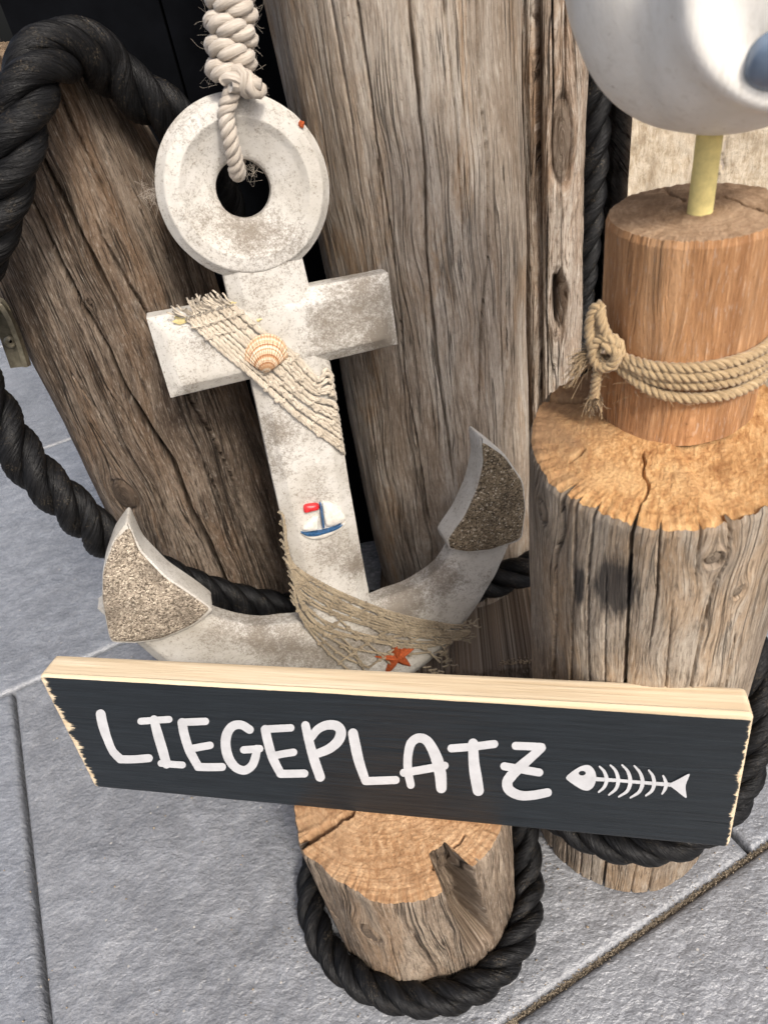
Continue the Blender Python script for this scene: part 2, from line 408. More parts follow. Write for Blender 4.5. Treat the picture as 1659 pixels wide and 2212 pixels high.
M['pale_end'] = wood_end('pale_sawn_face', (.70, .625, .51), (.57, .48, .36), (.38, .29, .195), 60., .1, 4.0, .7)
M['base_side'] = wood_side('turned_base_wood', (.54, .315, .165), (.45, .235, .108), (.29, .138, .06), (.52, .265, .11), .4, 23., contrast=.35, streak=.8, hair=.4)
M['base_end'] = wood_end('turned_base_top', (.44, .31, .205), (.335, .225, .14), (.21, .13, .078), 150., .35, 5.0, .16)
M['rope'] = rope_black()
M['white_cord'] = cord_mat('cotton_cord', (.56, .505, .44), (.38, .33, .275), (.36, .30, .235), .4)
M['net'] = cord_mat('net_twine', (.66, .585, .48), (.42, .36, .28), (.34, .28, .21), .4, 1800)
M['net_low'] = cord_mat('net_twine_dirty', (.40, .33, .23), (.22, .175, .115), (.15, .115, .075), .5, 1800)
M['jute'] = cord_mat('jute_twine', (.50, .375, .225), (.27, .185, .095), (.30, .21, .12), .3, 1500)
M['anchor'] = anchor_white()
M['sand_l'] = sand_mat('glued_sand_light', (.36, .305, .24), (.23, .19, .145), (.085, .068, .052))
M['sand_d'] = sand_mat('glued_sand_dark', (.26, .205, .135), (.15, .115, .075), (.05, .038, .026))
M['debris'] = plain('sand_debris', (.36, .28, .19), .95, .5, 300, .002, .1)
M['joint'] = plain('joint_grit', (.25, .205, .15), .95, .7, 420, .002, .1)
M['black_wall'] = plain('black_painted_board', (.003, .0034, .0045), .95, .3, 30, .0004, .05)
M['grout'] = plain('joint_sand', (.07, .06, .048), .95, .5, 260, .003, .1)
def gull_mat():
    t = NT('gull_white_paint'); o = t.obj(); p = t.noise(o, 20, 5, .65); q = t.noise(t.map(o, (1, 1, .25)), 190, 4, .7); r = t.noise(o, 130, 3, .7)
    c = t.ramp(p, [(.35, (.76, .725, .66)), (.6, (.86, .835, .785))])
    c = t.mix(t.ramp(q, [(.36, .35), (.46, 0.0)]), c, (.62, .58, .51)); c = t.mix(t.ramp(r, [(.27, .7), (.32, 0.0)]), c, (.34, .28, .21))
    return t.done(c, .45, t.bump(q, .0006, .8), .4)
M['gull'] = gull_mat()
M['gull_blue'] = plain('gull_bluegrey_paint', (.155, .21, .295), .35, .2, 60, .0004, .5)
M['yellow'] = plain('pale_yellow_rod', (.80, .66, .27), .7, .12, 220, .0005, .25)
M['metal'] = plain('galvanised_bracket', (.30, .27, .20), .42, .35, 160, .0004, .5, .8)
M['vinyl'] = plain('white_vinyl', (.54, .54, .55), .42, .09, 70, .0006, .45)
M['red'] = plain('boat_red', (.62, .03, .035), .35, .3, 300, .0005, .5)
M['blue'] = plain('boat_blue', (.03, .10, .22), .38, .55, 400, .0005, .5)
M['sail'] = plain('boat_sail', (.68, .64, .57), .6, .18, 200, .0006, .3)
M['star'] = plain('starfish_orange', (.33, .068, .018), .75, .4, 520, .0016, .25)
M['green'] = plain('leaf_green', (.12, .34, .05), .5, .3, 80, .0004, .4)
M['grey'] = plain('pale_grey_post', (.42, .42, .38), .7, .15, 90, .0006, .3)
M['glue'] = plain('yellowed_glue', (.62, .52, .25), .45, .2, 200, .0006, .4)

# ------------------------------------------------------------------ ground
T1 = np.array([math.cos(math.radians(20.3)), math.sin(math.radians(20.3)), 0]); T2 = np.array([-T1[1], T1[0], 0])
pav = mesh('pavement', [(-8, -3, -.03), (8, -3, -.03), (8, 12, -.03), (-8, 12, -.03)], [(0, 1, 2, 3)], M['grout'], None, None, False)
tag(pav, 'grey slate paving slabs with sandy joints', None, None, 'structure')
L2 = onz((1110, 2200))@T2; L2b = onz((120, 1449))@T2
J1 = onz((65, 1850))@T1; J2 = onz((1110, 2200))@T1
TD = L2b-L2; GAP = .005
slabs = [slate('slate_slab_grey', (.225, .232, .248), 0.0), slate('slate_slab_blue', (.228, .239, .262), 3.3), slate('slate_slab_dark', (.21, .216, .23), 7.7)]
def slab(a0, a1, b0, b1, k, fine):
    a0 += GAP/2; a1 -= GAP/2; b0 += GAP/2; b1 -= GAP/2
    nu = 150 if fine else 24; nv = 150 if fine else 24
    e = .005
    ua = np.r_[0, .002, e, np.linspace(e*2, (a1-a0)-e*2, nu), (a1-a0)-e, (a1-a0)-.002, a1-a0]+a0
    vb = np.r_[0, .002, e, np.linspace(e*2, (b1-b0)-e*2, nv), (b1-b0)-e, (b1-b0)-.002, b1-b0]+b0
    A, B = np.meshgrid(ua, vb, indexing='ij')
    d = np.minimum(np.minimum(A-a0, a1-A), np.minimum(B-b0, b1-B))
    z = .0016*fbm(A*22+k*3, B*30, k, 4)+.0012*fbm(A*70, B*80, k+5, 3)
    z = z*np.clip((d-.006)/.01, 0, 1)-.0010*np.clip(1-(d/.005), 0, 1)-.0045*np.clip(1-d/.0025, 0, 1)
    P = A[..., None]*T1+B[..., None]*T2; P[..., 2] = z-.0015
    m, n = A.shape
    V = P.reshape(-1, 3); F = gridfaces(m, n)
    rim = [i*n for i in range(m)]+[(m-1)*n+j for j in range(1, n)]+[i*n+n-1 for i in range(m-2, -1, -1)]+[j for j in range(n-2, 0, -1)]
    low = V[rim]-[0, 0, .03]
    base = len(V); q = len(rim)
    F2 = np.array([(rim[(i+1) % q], rim[i], base+i, base+(i+1) % q) for i in range(q)])
    mesh('slab', np.vstack([V, low]), np.vstack([F, F2]), slabs[k % 3], pav)
kk = 0
for row in range(-2, 5):
    b0 = L2+row*TD; off = {0: J1, -1: J2}.get(row, J1+TD*.35*((row*2) % 3))
    for c in range(-4, 4):
        a0 = off+c*TD
        near = row in (-1, 0, 1) and c in (-1, 0)
        slab(a0, a0+TD, b0, b0+TD, (0 if row == -1 else (kk*2+row) % 3) if row else (0 if c == 0 else 1), near); kk += 1

rng = np.random.default_rng(4)
def grains(name, pts, r0, r1, mat, label, cat=None, parent=None, kind='stuff'):
    mb = MB()
    for p in pts:
        r = rng.uniform(r0, r1); o = rng.normal(size=(6, 3))*.25*r
        V = np.array([(r, 0, 0), (-r, 0, 0), (0, r, 0), (0, -r, 0), (0, 0, r*.8), (0, 0, -r*.8)])+o+p
        mb.add(V, [(0, 2, 4), (2, 1, 4), (1, 3, 4), (3, 0, 4), (2, 0, 5), (1, 2, 5), (3, 1, 5), (0, 3, 5)])
    o = mb.build(name, mat, parent, False); tag(o, label, cat, None, kind); return o
pts = []
for t in np.linspace(-.2, .75, 3000):
    w = rng.normal()*.0019*(1+.7*vn(t*14, 3))
    pts.append(T1*(J2+t+rng.normal()*.002)+T2*(L2+w)+np.array([0, 0, -.0065-abs(w)*.1+rng.uniform(0, .004)]))
Lm = []
for t in np.linspace(-.25, .8, 260):
    for w in (-.0042, -.002, 0, .002, .0042): Lm.append(T1*(J2+t)+T2*(L2+w)+np.array([0, 0, -.0085-abs(w)*.25+.0016*vn(t*160, w*400)]))
mesh('joint_fill', Lm, gridfaces(260, 5), M['joint'], pav)
grains('joint_sand', pts, .0004, .0011, M['joint'], 'sandy grit lying along the paving joint below the small stump', 'sand')
pts = [onz((rng.uniform(0, 1659), rng.uniform(1500, 2212)))+[0, 0, .0005] for _ in range(150)]
grains('grit', pts, .0004, .0014, M['debris'], 'tiny pale crumbs scattered over the slate paving', 'grit')

pts = []
for (cx_, cy_, r_, n_) in ((-.034, .354, .135, 260), (.195, .392, .095, 200)):
    for _ in range(n_):
        a_ = rng.uniform(0, 6.283); q_ = r_+abs(rng.normal())*.014; pts.append(np.array([cx_+q_*math.cos(a_), cy_+q_*math.sin(a_), .0004]))
grains('floor_dust', pts, .0003, .0010, M['joint'], 'fine sawdust and grit gathered round the stump and post feet', 'dust')
# ------------------------------------------------------------------ logs
class Log:
    def __init__(s, azimuth, front, r, h, base=0.0):
        s.c = az(azimuth, front+r); s.r = r; s.h = h; s.base = base
        s.f = -s.c/np.linalg.norm(s.c); s.f[2] = 0; s.s = np.cross(-s.f, [0, 0, 1.0])
    def hit(s, p):
        """(theta, z) where a picture ray meets the round side"""
        v = ray(p); o = CAM-s.c; o2, v2 = o[:2], v[:2]
        a = v2@v2; b = o2@v2; c = o2@o2-(s.r*1.0)**2; D = b*b-a*c
        t = (-b-math.sqrt(D))/a if D > 0 else -b/a
        P = o+v*t
        return math.atan2(P@s.s, P@s.f), (CAM+v*t)[2]
    def at(s, th, z, dr=0.0):
        return s.c*[1, 1, 0]+(s.r+dr)*(math.cos(th)*s.f+math.sin(th)*s.s)+[0, 0, z]
def build_log(L, name, label, cat, mat_side, mat_end, cracks=(), knots=(), stains=(), slope=(0, 0), taper=0.0, seed=0.0, nth=460, nz=420,
              rough=1.0, capcracks=(), lump=1.0, jag=1.0, group=None, shape=None, notches=(), capshape=None, ncap=90, pith=(0, 0), capamp=1.0):
    root = empty(name, L.c*[1, 1, 0]+[0, 0, L.base], label, cat, group)
    u = np.linspace(-1, 1, nth, endpoint=False)
    th = np.pi*(.45*u+.55*u**3)                      # denser towards the viewer
    zz = np.linspace(0, 1, nz)
    TH, Z = np.meshgrid(th, zz, indexing='ij')
    top = L.h+slope[0]*L.r*np.sin(th)+slope[1]*(-L.r*np.cos(th))+jag*(.0011*fbm(th*9, seed, 1, 3)+.0016*fbm(th*38, seed, 2, 4))
    Zw = L.base+(top[:, None]-L.base)*Z
    cx, cy = np.cos(TH), np.sin(TH)
    gu = TH*L.r; kc = np.zeros_like(TH); kd = np.zeros_like(TH); dr = np.zeros_like(TH)
    gu = gu+.010*fbm(cx*1.3+seed, cy*1.3, Zw*5, 3)+.0035*fbm(cx*5+seed, cy*5, Zw*16, 2)
    for (px, rad, asp, depth) in knots:
        t0, z0 = L.hit(px)
        dx = (TH-t0)*L.r; dz = (Zw-z0)/asp; d = np.sqrt(dx*dx+dz*dz)
        w = np.exp(-(d/(rad*3.2))**2)
        gu = gu-dx*w*.9*np.exp(-(d/(rad*1.6))**2)-np.sign(dx)*rad*.55*w*(1-np.exp(-(d/(rad*.5))**2))
        kk_ = 1/(1+np.exp((d-rad)/(rad*.08))); kc = np.maximum(kc, kk_); kd = np.where(d < rad*1.5, d, kd)
        dr += .003*np.exp(-(d/(rad*1.9))**2)-.0035*np.exp(-((d-rad)/(rad*.13))**2)+depth*kk_
    dr += lump*(.0045*fbm(cx*1.6+seed, cy*1.6, Zw*4, 2)+.0016*fbm(cx*6, cy*6+seed, Zw*9, 3))
    g1 = fbm(gu*170, Zw*6, seed, 3); g2 = fbm(gu*420, Zw*14, seed+3, 2)
    g3 = vn(gu*900, Zw*22, seed+5)
    dr += rough*(.0006*g1+.00040*g2+.00022*g3)
    for (poly, width, depth, ext) in cracks:
        q = np.array([L.hit(p) for p in poly]); o = np.argsort(q[:, 1]); q = q[o]
        zc = q[:, 1]; tc = q[:, 0]
        t_at = np.interp(Zw, zc, tc)+.010*vn(Zw*60, seed, zc[0]*7)*.02/L.r+.006*vn(Zw*160, seed+4, zc[0]*9)*.02/L.r
        lo = -1 if 'd' in ext else zc[0]; hi = 99 if 'u' in ext else zc[-1]
        e = np.clip(np.minimum(Zw-lo, hi-Zw)/.05, 0, 1)
        w = .62*width*(.35+.65*e)*(.8+.35*vn(Zw*35, seed+9, zc[-1]*5))
        x = np.abs((TH-t_at)*L.r)/np.maximum(w, 1e-5)
        pr = np.clip(1.25*(1.0-x), 0, 1)**.45*e
        dr -= depth*pr
        dr -= .0004*np.exp(-(x/2.5)**2)*e
    for (t0, t1, z0, z1, depth, lean) in notches:
        tc0, tc1 = t0+lean*(L.h-Zw), t1+lean*(L.h-Zw)
        wob = .02*vn(Zw*50, seed, 3)
        m = 1/(1+np.exp(-(TH-tc0-wob)/.005))*1/(1+np.exp((TH-tc1-wob*.5)/.005))
        m = m*1/(1+np.exp(-(Zw-z0)/.002))
        dr -= depth*m*(1+.25*fbm(TH*12, Zw*40, seed+2, 3)); kc = np.maximum(kc, .3*m)  # kc also paints shade into the inside of the notch
    if shape is not None: dr = dr+shape(TH, Zw)
    R = L.r*(1+taper*(Zw-L.base)/max(L.h-L.base, 1e-6))+dr
    R -= .004*np.clip(1-(top[:, None]-Zw)/.004, 0, 1)*.35
    X = cx[..., None]*L.f+cy[..., None]*L.s
    P = L.c*[1, 1, 0]+R[..., None]*X; P[..., 2] = Zw
    attrs = {'g': np.stack([gu, Zw, np.zeros_like(gu)], -1).reshape(-1, 3), 'k': np.stack([kc, kd, 0*kc], -1).reshape(-1, 3)}
    if stains:
        st = np.zeros_like(TH)
        for (px, rx, rz) in stains:
            t0, z0 = L.hit(px); st = np.maximum(st, 1.38-.72*np.sqrt(((TH-t0)*L.r/rx)**2+((Zw-z0)/rz)**2))
        attrs['stain'] = np.clip(st, 0, 1).ravel()
    mesh('side', P.reshape(-1, 3), gridfaces(nth, nz, True), mat_side, root, attrs)
    # sawn top
    rho = np.linspace(0, 1, ncap)[1:]**.8
    RH, T2_ = np.meshgrid(rho, th, indexing='ij')
    base_r = np.full(nth, L.r*(1+taper)); rim = R[:, -1]
    rr = base_r[None, :]*RH+(rim-base_r)[None, :]*RH**5
    Xc = np.cos(T2_)[..., None]*L.f+np.sin(T2_)[..., None]*L.s
    Pc = L.c*[1, 1, 0]+rr[..., None]*Xc
    lx = rr*np.sin(T2_); ly = -rr*np.cos(T2_)
    zc_ = L.h+slope[0]*lx+slope[1]*ly
    edge = (top-(L.h+slope[0]*L.r*np.sin(th)+slope[1]*(-L.r*np.cos(th))))
    zc_ = zc_+edge[None, :]*RH**8
    fall = np.clip((1-RH)*14, 0, 1)
    zc_ = zc_+fall*capamp*(.0012*fbm(lx*60, ly*60, seed, 3)+.0008*vn(lx*420, ly*420, seed)+.0008*vn(lx*800, ly*800, seed+3))
    if capshape is not None: zc_ = zc_+capshape(lx, ly)*np.clip((1-RH)*30, .0, 1)
    for (poly, w, dep) in capcracks:
        q = [onz(p, L.h) for p in poly]; q = [((v-L.c)@L.s, -((v-L.c)@L.f)) for v in q]
        dm = np.full(lx.shape, 9.0)
        jx = lx+.0016*vn(lx*150, ly*150, seed+6); jy = ly+.0016*vn(lx*150, ly*150, seed+8)
        for (a, b) in zip(q[:-1], q[1:]):
            ax, ay = a; bx, by = b; l2 = (bx-ax)**2+(by-ay)**2+1e-12
            tt = np.clip(((jx-ax)*(bx-ax)+(jy-ay)*(by-ay))/l2, 0, 1)
            dm = np.minimum(dm, np.hypot(jx-ax-tt*(bx-ax), jy-ay-tt*(by-ay)))
        zc_ = zc_-dep*np.clip(1-dm/w, 0, 1)**.6
    Pc[..., 2] = zc_
    zmid = L.h+(capshape(np.zeros(1), np.zeros(1))[0] if capshape is not None else 0)
    V = np.vstack([Pc.reshape(-1, 3), (L.c*[1, 1, 0]+[0, 0, zmid])[None]])
    F = gridfaces(ncap-1, nth, False, True)
    ga = np.stack([lx, ly, np.hypot(lx-pith[0], ly-pith[1])], -1).reshape(-1, 3)
    ga = np.vstack([ga, [[0, 0, math.hypot(*pith)]]])
    ci = (ncap-1)*nth
    Fl = [tuple(f) for f in F]+[(ci, j, (j+1) % nth) for j in range(nth)]
    mesh('sawn_top', V, Fl, mat_end, root, {'g': ga})
    return root

LEFT = Log(-17.2, .675, .105, .762)
def left_shape(TH, Z): return -.040*np.clip((Z-.58)/.17, 0, 1)**1.4*np.clip(np.sin(TH), 0, 1)
build_log(LEFT, 'wooden_log', 'dark brown log at far left with long deep cracks and black rope over its top', 'log', M['left'], M['left_end'],
    cracks=[([(72, 306), (94, 345), (137, 428), (201, 554), (230, 611), (266, 683), (300, 760)], .0042, .014, 'u'),
            ([(43, 399), (94, 496), (133, 583), (180, 665), (237, 759), (270, 836), (324, 925), (378, 1005), (416, 1106), (455, 1179), (486, 1244)], .0058, .024, 'd'),
            ([(282, 609), (332, 690), (416, 867), (459, 936), (517, 1052), (529, 1098), (590, 1210)], .0040, .016, 'd'),
            ([(183, 421), (230, 522), (281, 611), (324, 683), (380, 780)], .0028, .009, ''),
            ([(160, 250), (200, 330), (240, 430), (290, 540)], .0022, .007, 'u'),
            ([(260, 330), (330, 470), (400, 600)], .0020, .006, ''),
            ([(90, 700), (150, 810), (210, 900), (270, 980)], .0018, .006, ''),
            ([(200, 800), (270, 900), (330, 1000), (370, 1080)], .0016, .005, ''),
            ([(300, 1000), (360, 1110), (420, 1210)], .0020, .007, 'd'),
            ([(420, 960), (480, 1080), (520, 1180)], .0022, .007, 'd')],
    knots=[((266, 1075), .016, 1.25, .001), ((195, 657), .0028, 1.2, -.002)], seed=2.0, shape=left_shape, taper=-.06, lump=1.3, rough=1.2)

CENT = Log(6.75, .675, .110, 1.12, .062)
build_log(CENT, 'wooden_post', 'tall grey-brown weathered post with long vertical cracks behind the white anchor', 'post', M['central'], M['left_end'],
    cracks=[([(878, -60), (882, 0), (900, 173), (918, 360), (921, 540), (943, 766), (951, 836), (970, 952), (982, 1067)], .0026, .011, ''),
            ([(716, -10), (760, 252), (778, 414), (800, 500)], .0018, .006, 'u'),
            ([(778, 36), (799, 180), (821, 360), (846, 504), (857, 611), (866, 682), (874, 817), (897, 932), (912, 1029), (928, 1144)], .0022, .009, 'u'),
            ([(957, 0), (983, 252), (997, 468), (1002, 600)], .0018, .006, 'u'),
            ([(1026, 0), (1033, 180), (1051, 360), (1054, 540), (1040, 680), (1032, 913)], .0024, .010, 'u'),
            ([(1075, 0), (1082, 300), (1092, 620), (1090, 1000)], .0016, .005, 'ud'),
            ([(650, 40), (690, 250), (715, 420)], .0016, .005, ''),
            ([(770, 700), (800, 900), (840, 1100), (860, 1200)], .0016, .005, 'd'),
            ([(1100, 1220), (1095, 1340)], .0022, .009, 'd'), ([(1050, 1230), (1048, 1340)], .0020, .008, 'd')],
    knots=[], seed=7.0, rough=.75, taper=.02)
# plinth under the tall post
def sleeper():
    root = empty('timber_block', az(9, .72), 'low dark timber block under the tall post, mostly hidden behind the anchor', 'timber block')
    c = az(8.5, .735); f = -c/np.linalg.norm(c); s = np.cross(-f, [0, 0, 1.0])
    nx, nz = 160, 24
    xs = np.linspace(-.135, .135, nx)
    prof = [(-.160, 0), (-.160, .058), (-.156, .061), (-.06, .062), (.12, .062), (.12, 0)]
    P = []; G = []
    for x in xs:
        for (d, z) in prof:
            w = .002*vn(x*60, d*9, z*30)+.004*vn(x*14, d*9, z*30)
            P.append(c*[1, 1, 0]+s*x+(-f)*(d+w)+[0, 0, z+(.001*vn(x*80, d*70) if z > .03 else 0)]); G.append((x, z, d))
    mesh('beam', P, gridfaces(nx, 6), M['left'], root, {'g': np.array(G), 'k': np.zeros((len(G), 3))}, False)
    e = [c*[1, 1, 0]+s*.135*q+(-f)*d+[0, 0, z] for q in (-1, 1) for (d, z) in prof]
    for q in (0, 1): mesh('end_face', e[q*6:q*6+6], [tuple(range(6)) if q == 0 else tuple(range(5, -1, -1))], M['left_end'], root, {'g': np.zeros((6, 3))}, False)
    p = [c*[1, 1, 0]+s*rng.uniform(.02, .135)+(-f)*(-.157+abs(rng.normal())*.004)+[0, 0, .0625] for _ in range(260)]
    o = grains('sawdust', p, .0006, .0014, M['debris'], None, None, root)
sleeper()

THIN = Log(16.95, .832, .034, 1.1)
def thin_shape(TH, Z):
    a, z0 = THIN.hit((1205, 650)); b, z1 = THIN.hit((1207, 310))
    d = np.sqrt(((TH-a)*THIN.r/.0085)**2+((Z-z0)/.032)**2)+.25*fbm(TH*9, Z*60, 3, 2)
    return -.032/(1+np.exp((d-1)/.10))-.006*np.exp(-((TH-THIN.hit((1160, 500))[0])/.16)**2)
build_log(THIN, 'split_post', 'narrow pale split post with a dark hole and a long knot beside the tall post', 'post', M['thin'], M['left_end'],
    cracks=[([(1150, 0), (1155, 300), (1165, 560), (1165, 800)], .0052, .020, 'ud'), ([(1192, 20), (1195, 200), (1190, 330)], .0022, .008, 'u'),
            ([(1222, 30), (1218, 250)], .002, .007, 'u'), ([(1185, 420), (1180, 560), (1182, 800)], .0022, .010, 'd')],
    knots=[((1212, 310), .0105, 3.9, -.003), ((1205, 650), .0080, 3.6, 0)], seed=12.0, shape=thin_shape, nth=240, nz=420, rough=1.8, lump=.8)  # second knots entry colours the inside of the hole darker

BIG = Log(26.6, .347, .0905, .506)
def big_cap(lx, ly):
    # the saw met from two sides: a low step runs from the front rim to the middle
    q = (lx-.012)+.42*(ly+.02)
    return .0045/(1+np.exp(q/.0016))*np.clip((-ly+.03)/.03, 0, 1)-.003
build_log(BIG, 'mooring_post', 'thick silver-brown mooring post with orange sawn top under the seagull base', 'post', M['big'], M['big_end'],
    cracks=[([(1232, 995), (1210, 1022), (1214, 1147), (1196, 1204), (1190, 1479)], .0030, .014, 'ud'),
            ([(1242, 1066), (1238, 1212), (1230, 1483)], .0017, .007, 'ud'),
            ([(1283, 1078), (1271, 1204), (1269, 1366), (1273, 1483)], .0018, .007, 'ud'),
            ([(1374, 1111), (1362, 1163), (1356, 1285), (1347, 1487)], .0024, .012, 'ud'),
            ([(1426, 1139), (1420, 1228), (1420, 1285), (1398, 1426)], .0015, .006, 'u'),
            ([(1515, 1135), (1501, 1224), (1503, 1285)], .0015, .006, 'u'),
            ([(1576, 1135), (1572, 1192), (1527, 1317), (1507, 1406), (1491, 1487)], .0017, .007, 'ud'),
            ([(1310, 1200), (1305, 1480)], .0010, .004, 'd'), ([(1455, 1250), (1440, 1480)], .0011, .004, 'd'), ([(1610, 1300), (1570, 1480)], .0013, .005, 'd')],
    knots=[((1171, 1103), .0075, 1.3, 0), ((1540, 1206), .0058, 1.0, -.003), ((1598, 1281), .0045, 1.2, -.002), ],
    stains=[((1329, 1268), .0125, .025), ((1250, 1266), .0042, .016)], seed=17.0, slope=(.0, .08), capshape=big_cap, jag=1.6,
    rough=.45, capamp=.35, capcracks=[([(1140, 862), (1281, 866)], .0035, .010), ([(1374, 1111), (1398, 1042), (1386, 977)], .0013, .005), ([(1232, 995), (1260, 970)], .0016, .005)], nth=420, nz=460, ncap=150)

STUMP = Log(-5.6, .257, .0985, .193)
sa = STUMP.hit((958, 1900))[0]; sb = STUMP.hit((1024, 1895))[0]
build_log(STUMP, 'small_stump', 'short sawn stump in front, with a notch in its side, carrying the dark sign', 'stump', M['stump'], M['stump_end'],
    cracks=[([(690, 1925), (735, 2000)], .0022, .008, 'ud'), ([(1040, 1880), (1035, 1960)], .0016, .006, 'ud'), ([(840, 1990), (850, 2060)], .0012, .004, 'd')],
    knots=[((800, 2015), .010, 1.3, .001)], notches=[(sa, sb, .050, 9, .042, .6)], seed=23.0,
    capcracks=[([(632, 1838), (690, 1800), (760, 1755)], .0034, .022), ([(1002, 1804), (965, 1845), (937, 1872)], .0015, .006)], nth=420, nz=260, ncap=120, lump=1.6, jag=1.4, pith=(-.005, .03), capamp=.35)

FAR = Log(-20.6, 1.16, .058, 1.15)
build_log(FAR, 'rear_post', 'brown post behind the black rope at the upper left corner', 'post', M['farpost'], M['left_end'],
    cracks=[([(40, 5), (60, 60)], .006, .012, 'ud')], seed=31.0, nth=160, nz=160)

# ------------------------------------------------------------------ dark board and things behind
def box_world(c0, ux, uy, uz):
    V = [c0+a*ux+b*uy+c*uz for a in (0, 1) for b in (0, 1) for c in (0, 1)]
    F = [(0, 1, 3, 2), (4, 6, 7, 5), (0, 4, 5, 1), (2, 3, 7, 6), (0, 2, 6, 4), (1, 5, 7, 3)]
    return V, F
def boards():
    root = empty('black_board', (0, .93, 0), 'matt black board screen behind the posts', 'board')
    x0, x1 = -.282, .342
    n = 4
    for i in range(n):
        a = x0+(x1-x0)*i/n; b = x0+(x1-x0)*(i+1)/n-.003
        V, F = box_world(np.array([a, .918, 0]), np.array([b-a, 0, 0]), np.array([0, .022, 0]), np.array([0, 0, 1.5]))
        mesh('plank', V, F, M['black_wall'], root, None, False)
    V, F = box_world(np.array([x0, .966, 0]), np.array([.80-x0, 0, 0]), np.array([0, .01, 0]), np.array([0, 0, 1.49]))
    mesh('backing', V, F, M['black_wall'], root, None, False)
boards()
p0 = atdist((118, -5), 1.28)
e = empty('grey_stake', p0*[1, 1, 0], 'thin pale grey stake at the top left edge beside a green leaf', 'stake')
V, F, A = tube(np.array([p0*[1, 1, 0], p0*[1, 1, 0]+[0, 0, .5], p0*[1, 1, 0]+[0, 0, 1.2]]), [.014, .013, .012], 12)
mesh('stick', V, F, M['grey'], e, {'g': A})
lp = atdist((112, 8), 1.24)
Vl = []
for i in range(13):
    t = i/12; w = .012*math.sin(math.pi*min(1, t*.9+.06))
    for q in (-1, 0, 1): Vl.append(lp+np.array([.03*t-.02+q*w, -.02*t-abs(q)*.004, .06-.09*t]))
    
lf = mesh('grass_leaf', Vl, gridfaces(13, 3), M['green'])
tag(lf, 'bright green leaf at the top left edge above the rope', 'leaf')
md = lf.modifiers.new('thick', 'SOLIDIFY'); md.thickness = .0008

def pale_timber():
    c0 = az(22.2, .90); ux = np.array([.985, -.17, 0]); uy = np.array([.17, .985, 0])
    root = empty('sawn_timber', c0, 'pale rough-sawn timber block behind the seagull base', 'timber')
    n = 120; w = .26; h = .80
    A_, B_ = np.meshgrid(np.linspace(0, w, n), np.linspace(0, h, 200), indexing='ij')
    D = .0012*fbm(A_*120, B_*60, 3, 4)+.0006*vn(A_*600, B_*300)
    cr, _ = 0, 0
    k0 = onplane((1560, 350), c0, uy); kx, kz = (k0-c0)@ux, k0[2]
    dd = np.abs(A_-kx-.004*vn(B_*90, 2)); D = D-.006*np.clip(1-dd/.0022, 0, 1)*np.clip(1-np.abs(B_-kz)/.04, 0, 1)
    P = c0+A_[..., None]*ux-D[..., None]*uy; P[..., 2] = B_
    mesh('sawn_face', P.reshape(-1, 3), gridfaces(n, 200), M['pale_end'], root, {'g': np.stack([A_, B_, A_*.3+B_], -1).reshape(-1, 3)})
    A2, B2 = np.meshgrid(np.linspace(0, .13, 60), np.linspace(0, h, 260), indexing='ij')
    D2 = .0010*vn(B2*90+A2*30, 1)+.0008*fbm(A2*30, B2*200, 5, 2)
    P = c0+A2[..., None]*uy+D2[..., None]*ux; P[..., 2] = B2
    mesh('side_face', P.reshape(-1, 3)[:, :], gridfaces(60, 260)[:, ::-1], M['timber_side'], root, {'g': np.stack([B2, A2, 0*A2], -1).reshape(-1, 3), 'k': np.zeros((A2.size, 3))})
    V, F = box_world(c0+ux*.001+uy*.002, ux*(w-.002), uy*.127, np.array([0, 0, h+.0]))
    mesh('core', V, F, M['timber_side'], root, {'g': np.zeros((8, 3)), 'k': np.zeros((8, 3))}, False)
M['timber_side'] = wood_side('grey_sawn_side', (.60, .53, .46), (.44, .38, .32), (.26, .21, .17), (.2, .15, .1), .15, 41.)
pale_timber()

# ------------------------------------------------------------------ black ropes
def rope(name, label, path, R, lay, phase=0.0, group='black ropes', hand=1):
    root = empty(name, np.array(path[0]), label, 'rope', group)
    for (V, F, A) in twisted(path, R, lay, .0026, 3, phase, 30, hand, 11, .0011):
        mesh('strand', V, np.array([f for f in F if len(f) == 4]), M['rope'], root, {'g': A})
    return root
RR = .0225
def onlog(L, p, dr): t, z = L.hit(p); return L.at(t, z, dr)
lt = LEFT.r
top_path = [LEFT.at(2.6, .30, .026), LEFT.at(2.0, .46, .026), LEFT.at(1.45, .58, .026), LEFT.at(1.05, .675, .024), atdist((262, 175), .70), atdist((205, 118), .685), atdist((130, 108), .665),
            atdist((72, 165), .645), atdist((42, 265), .635), atdist((15, 370), .635), atdist((-25, 500), .65), atdist((-75, 640), .69), atdist((-70, 760), .72),
            atdist((-15, 880), .70), atdist((60, 1000), .675), atdist((150, 1090), .655), atdist((250, 1180), .650), atdist((380, 1255), .648), atdist((520, 1300), .648),
            atdist((650, 1318), .645), atdist((800, 1312), .640), atdist((950, 1285), .642), atdist((1060, 1258), .648), atdist((1150, 1225), .665), atdist((1230, 1190), .70), atdist((1290, 1165), .73), np.array([.275, .715, .12]), np.array([.315, .725, .04]), np.array([.37, .70, .024]), np.array([.43, .66, .024])]
rope('black_rope', 'thick black twisted rope looped over the left log and slung behind the anchor', top_path, RR*.90, .105, .6)
hang = [atdist((1285, 120), .93), atdist((1282, 260), .915), atdist((1275, 400), .905), atdist((1262, 540), .90), atdist((1246, 680), .90), atdist((1225, 820), .905), atdist((1205, 960), .93)]
rope('hanging_rope', 'black rope hanging straight down beside the narrow split post', hang, RR*.80, .095, .2)
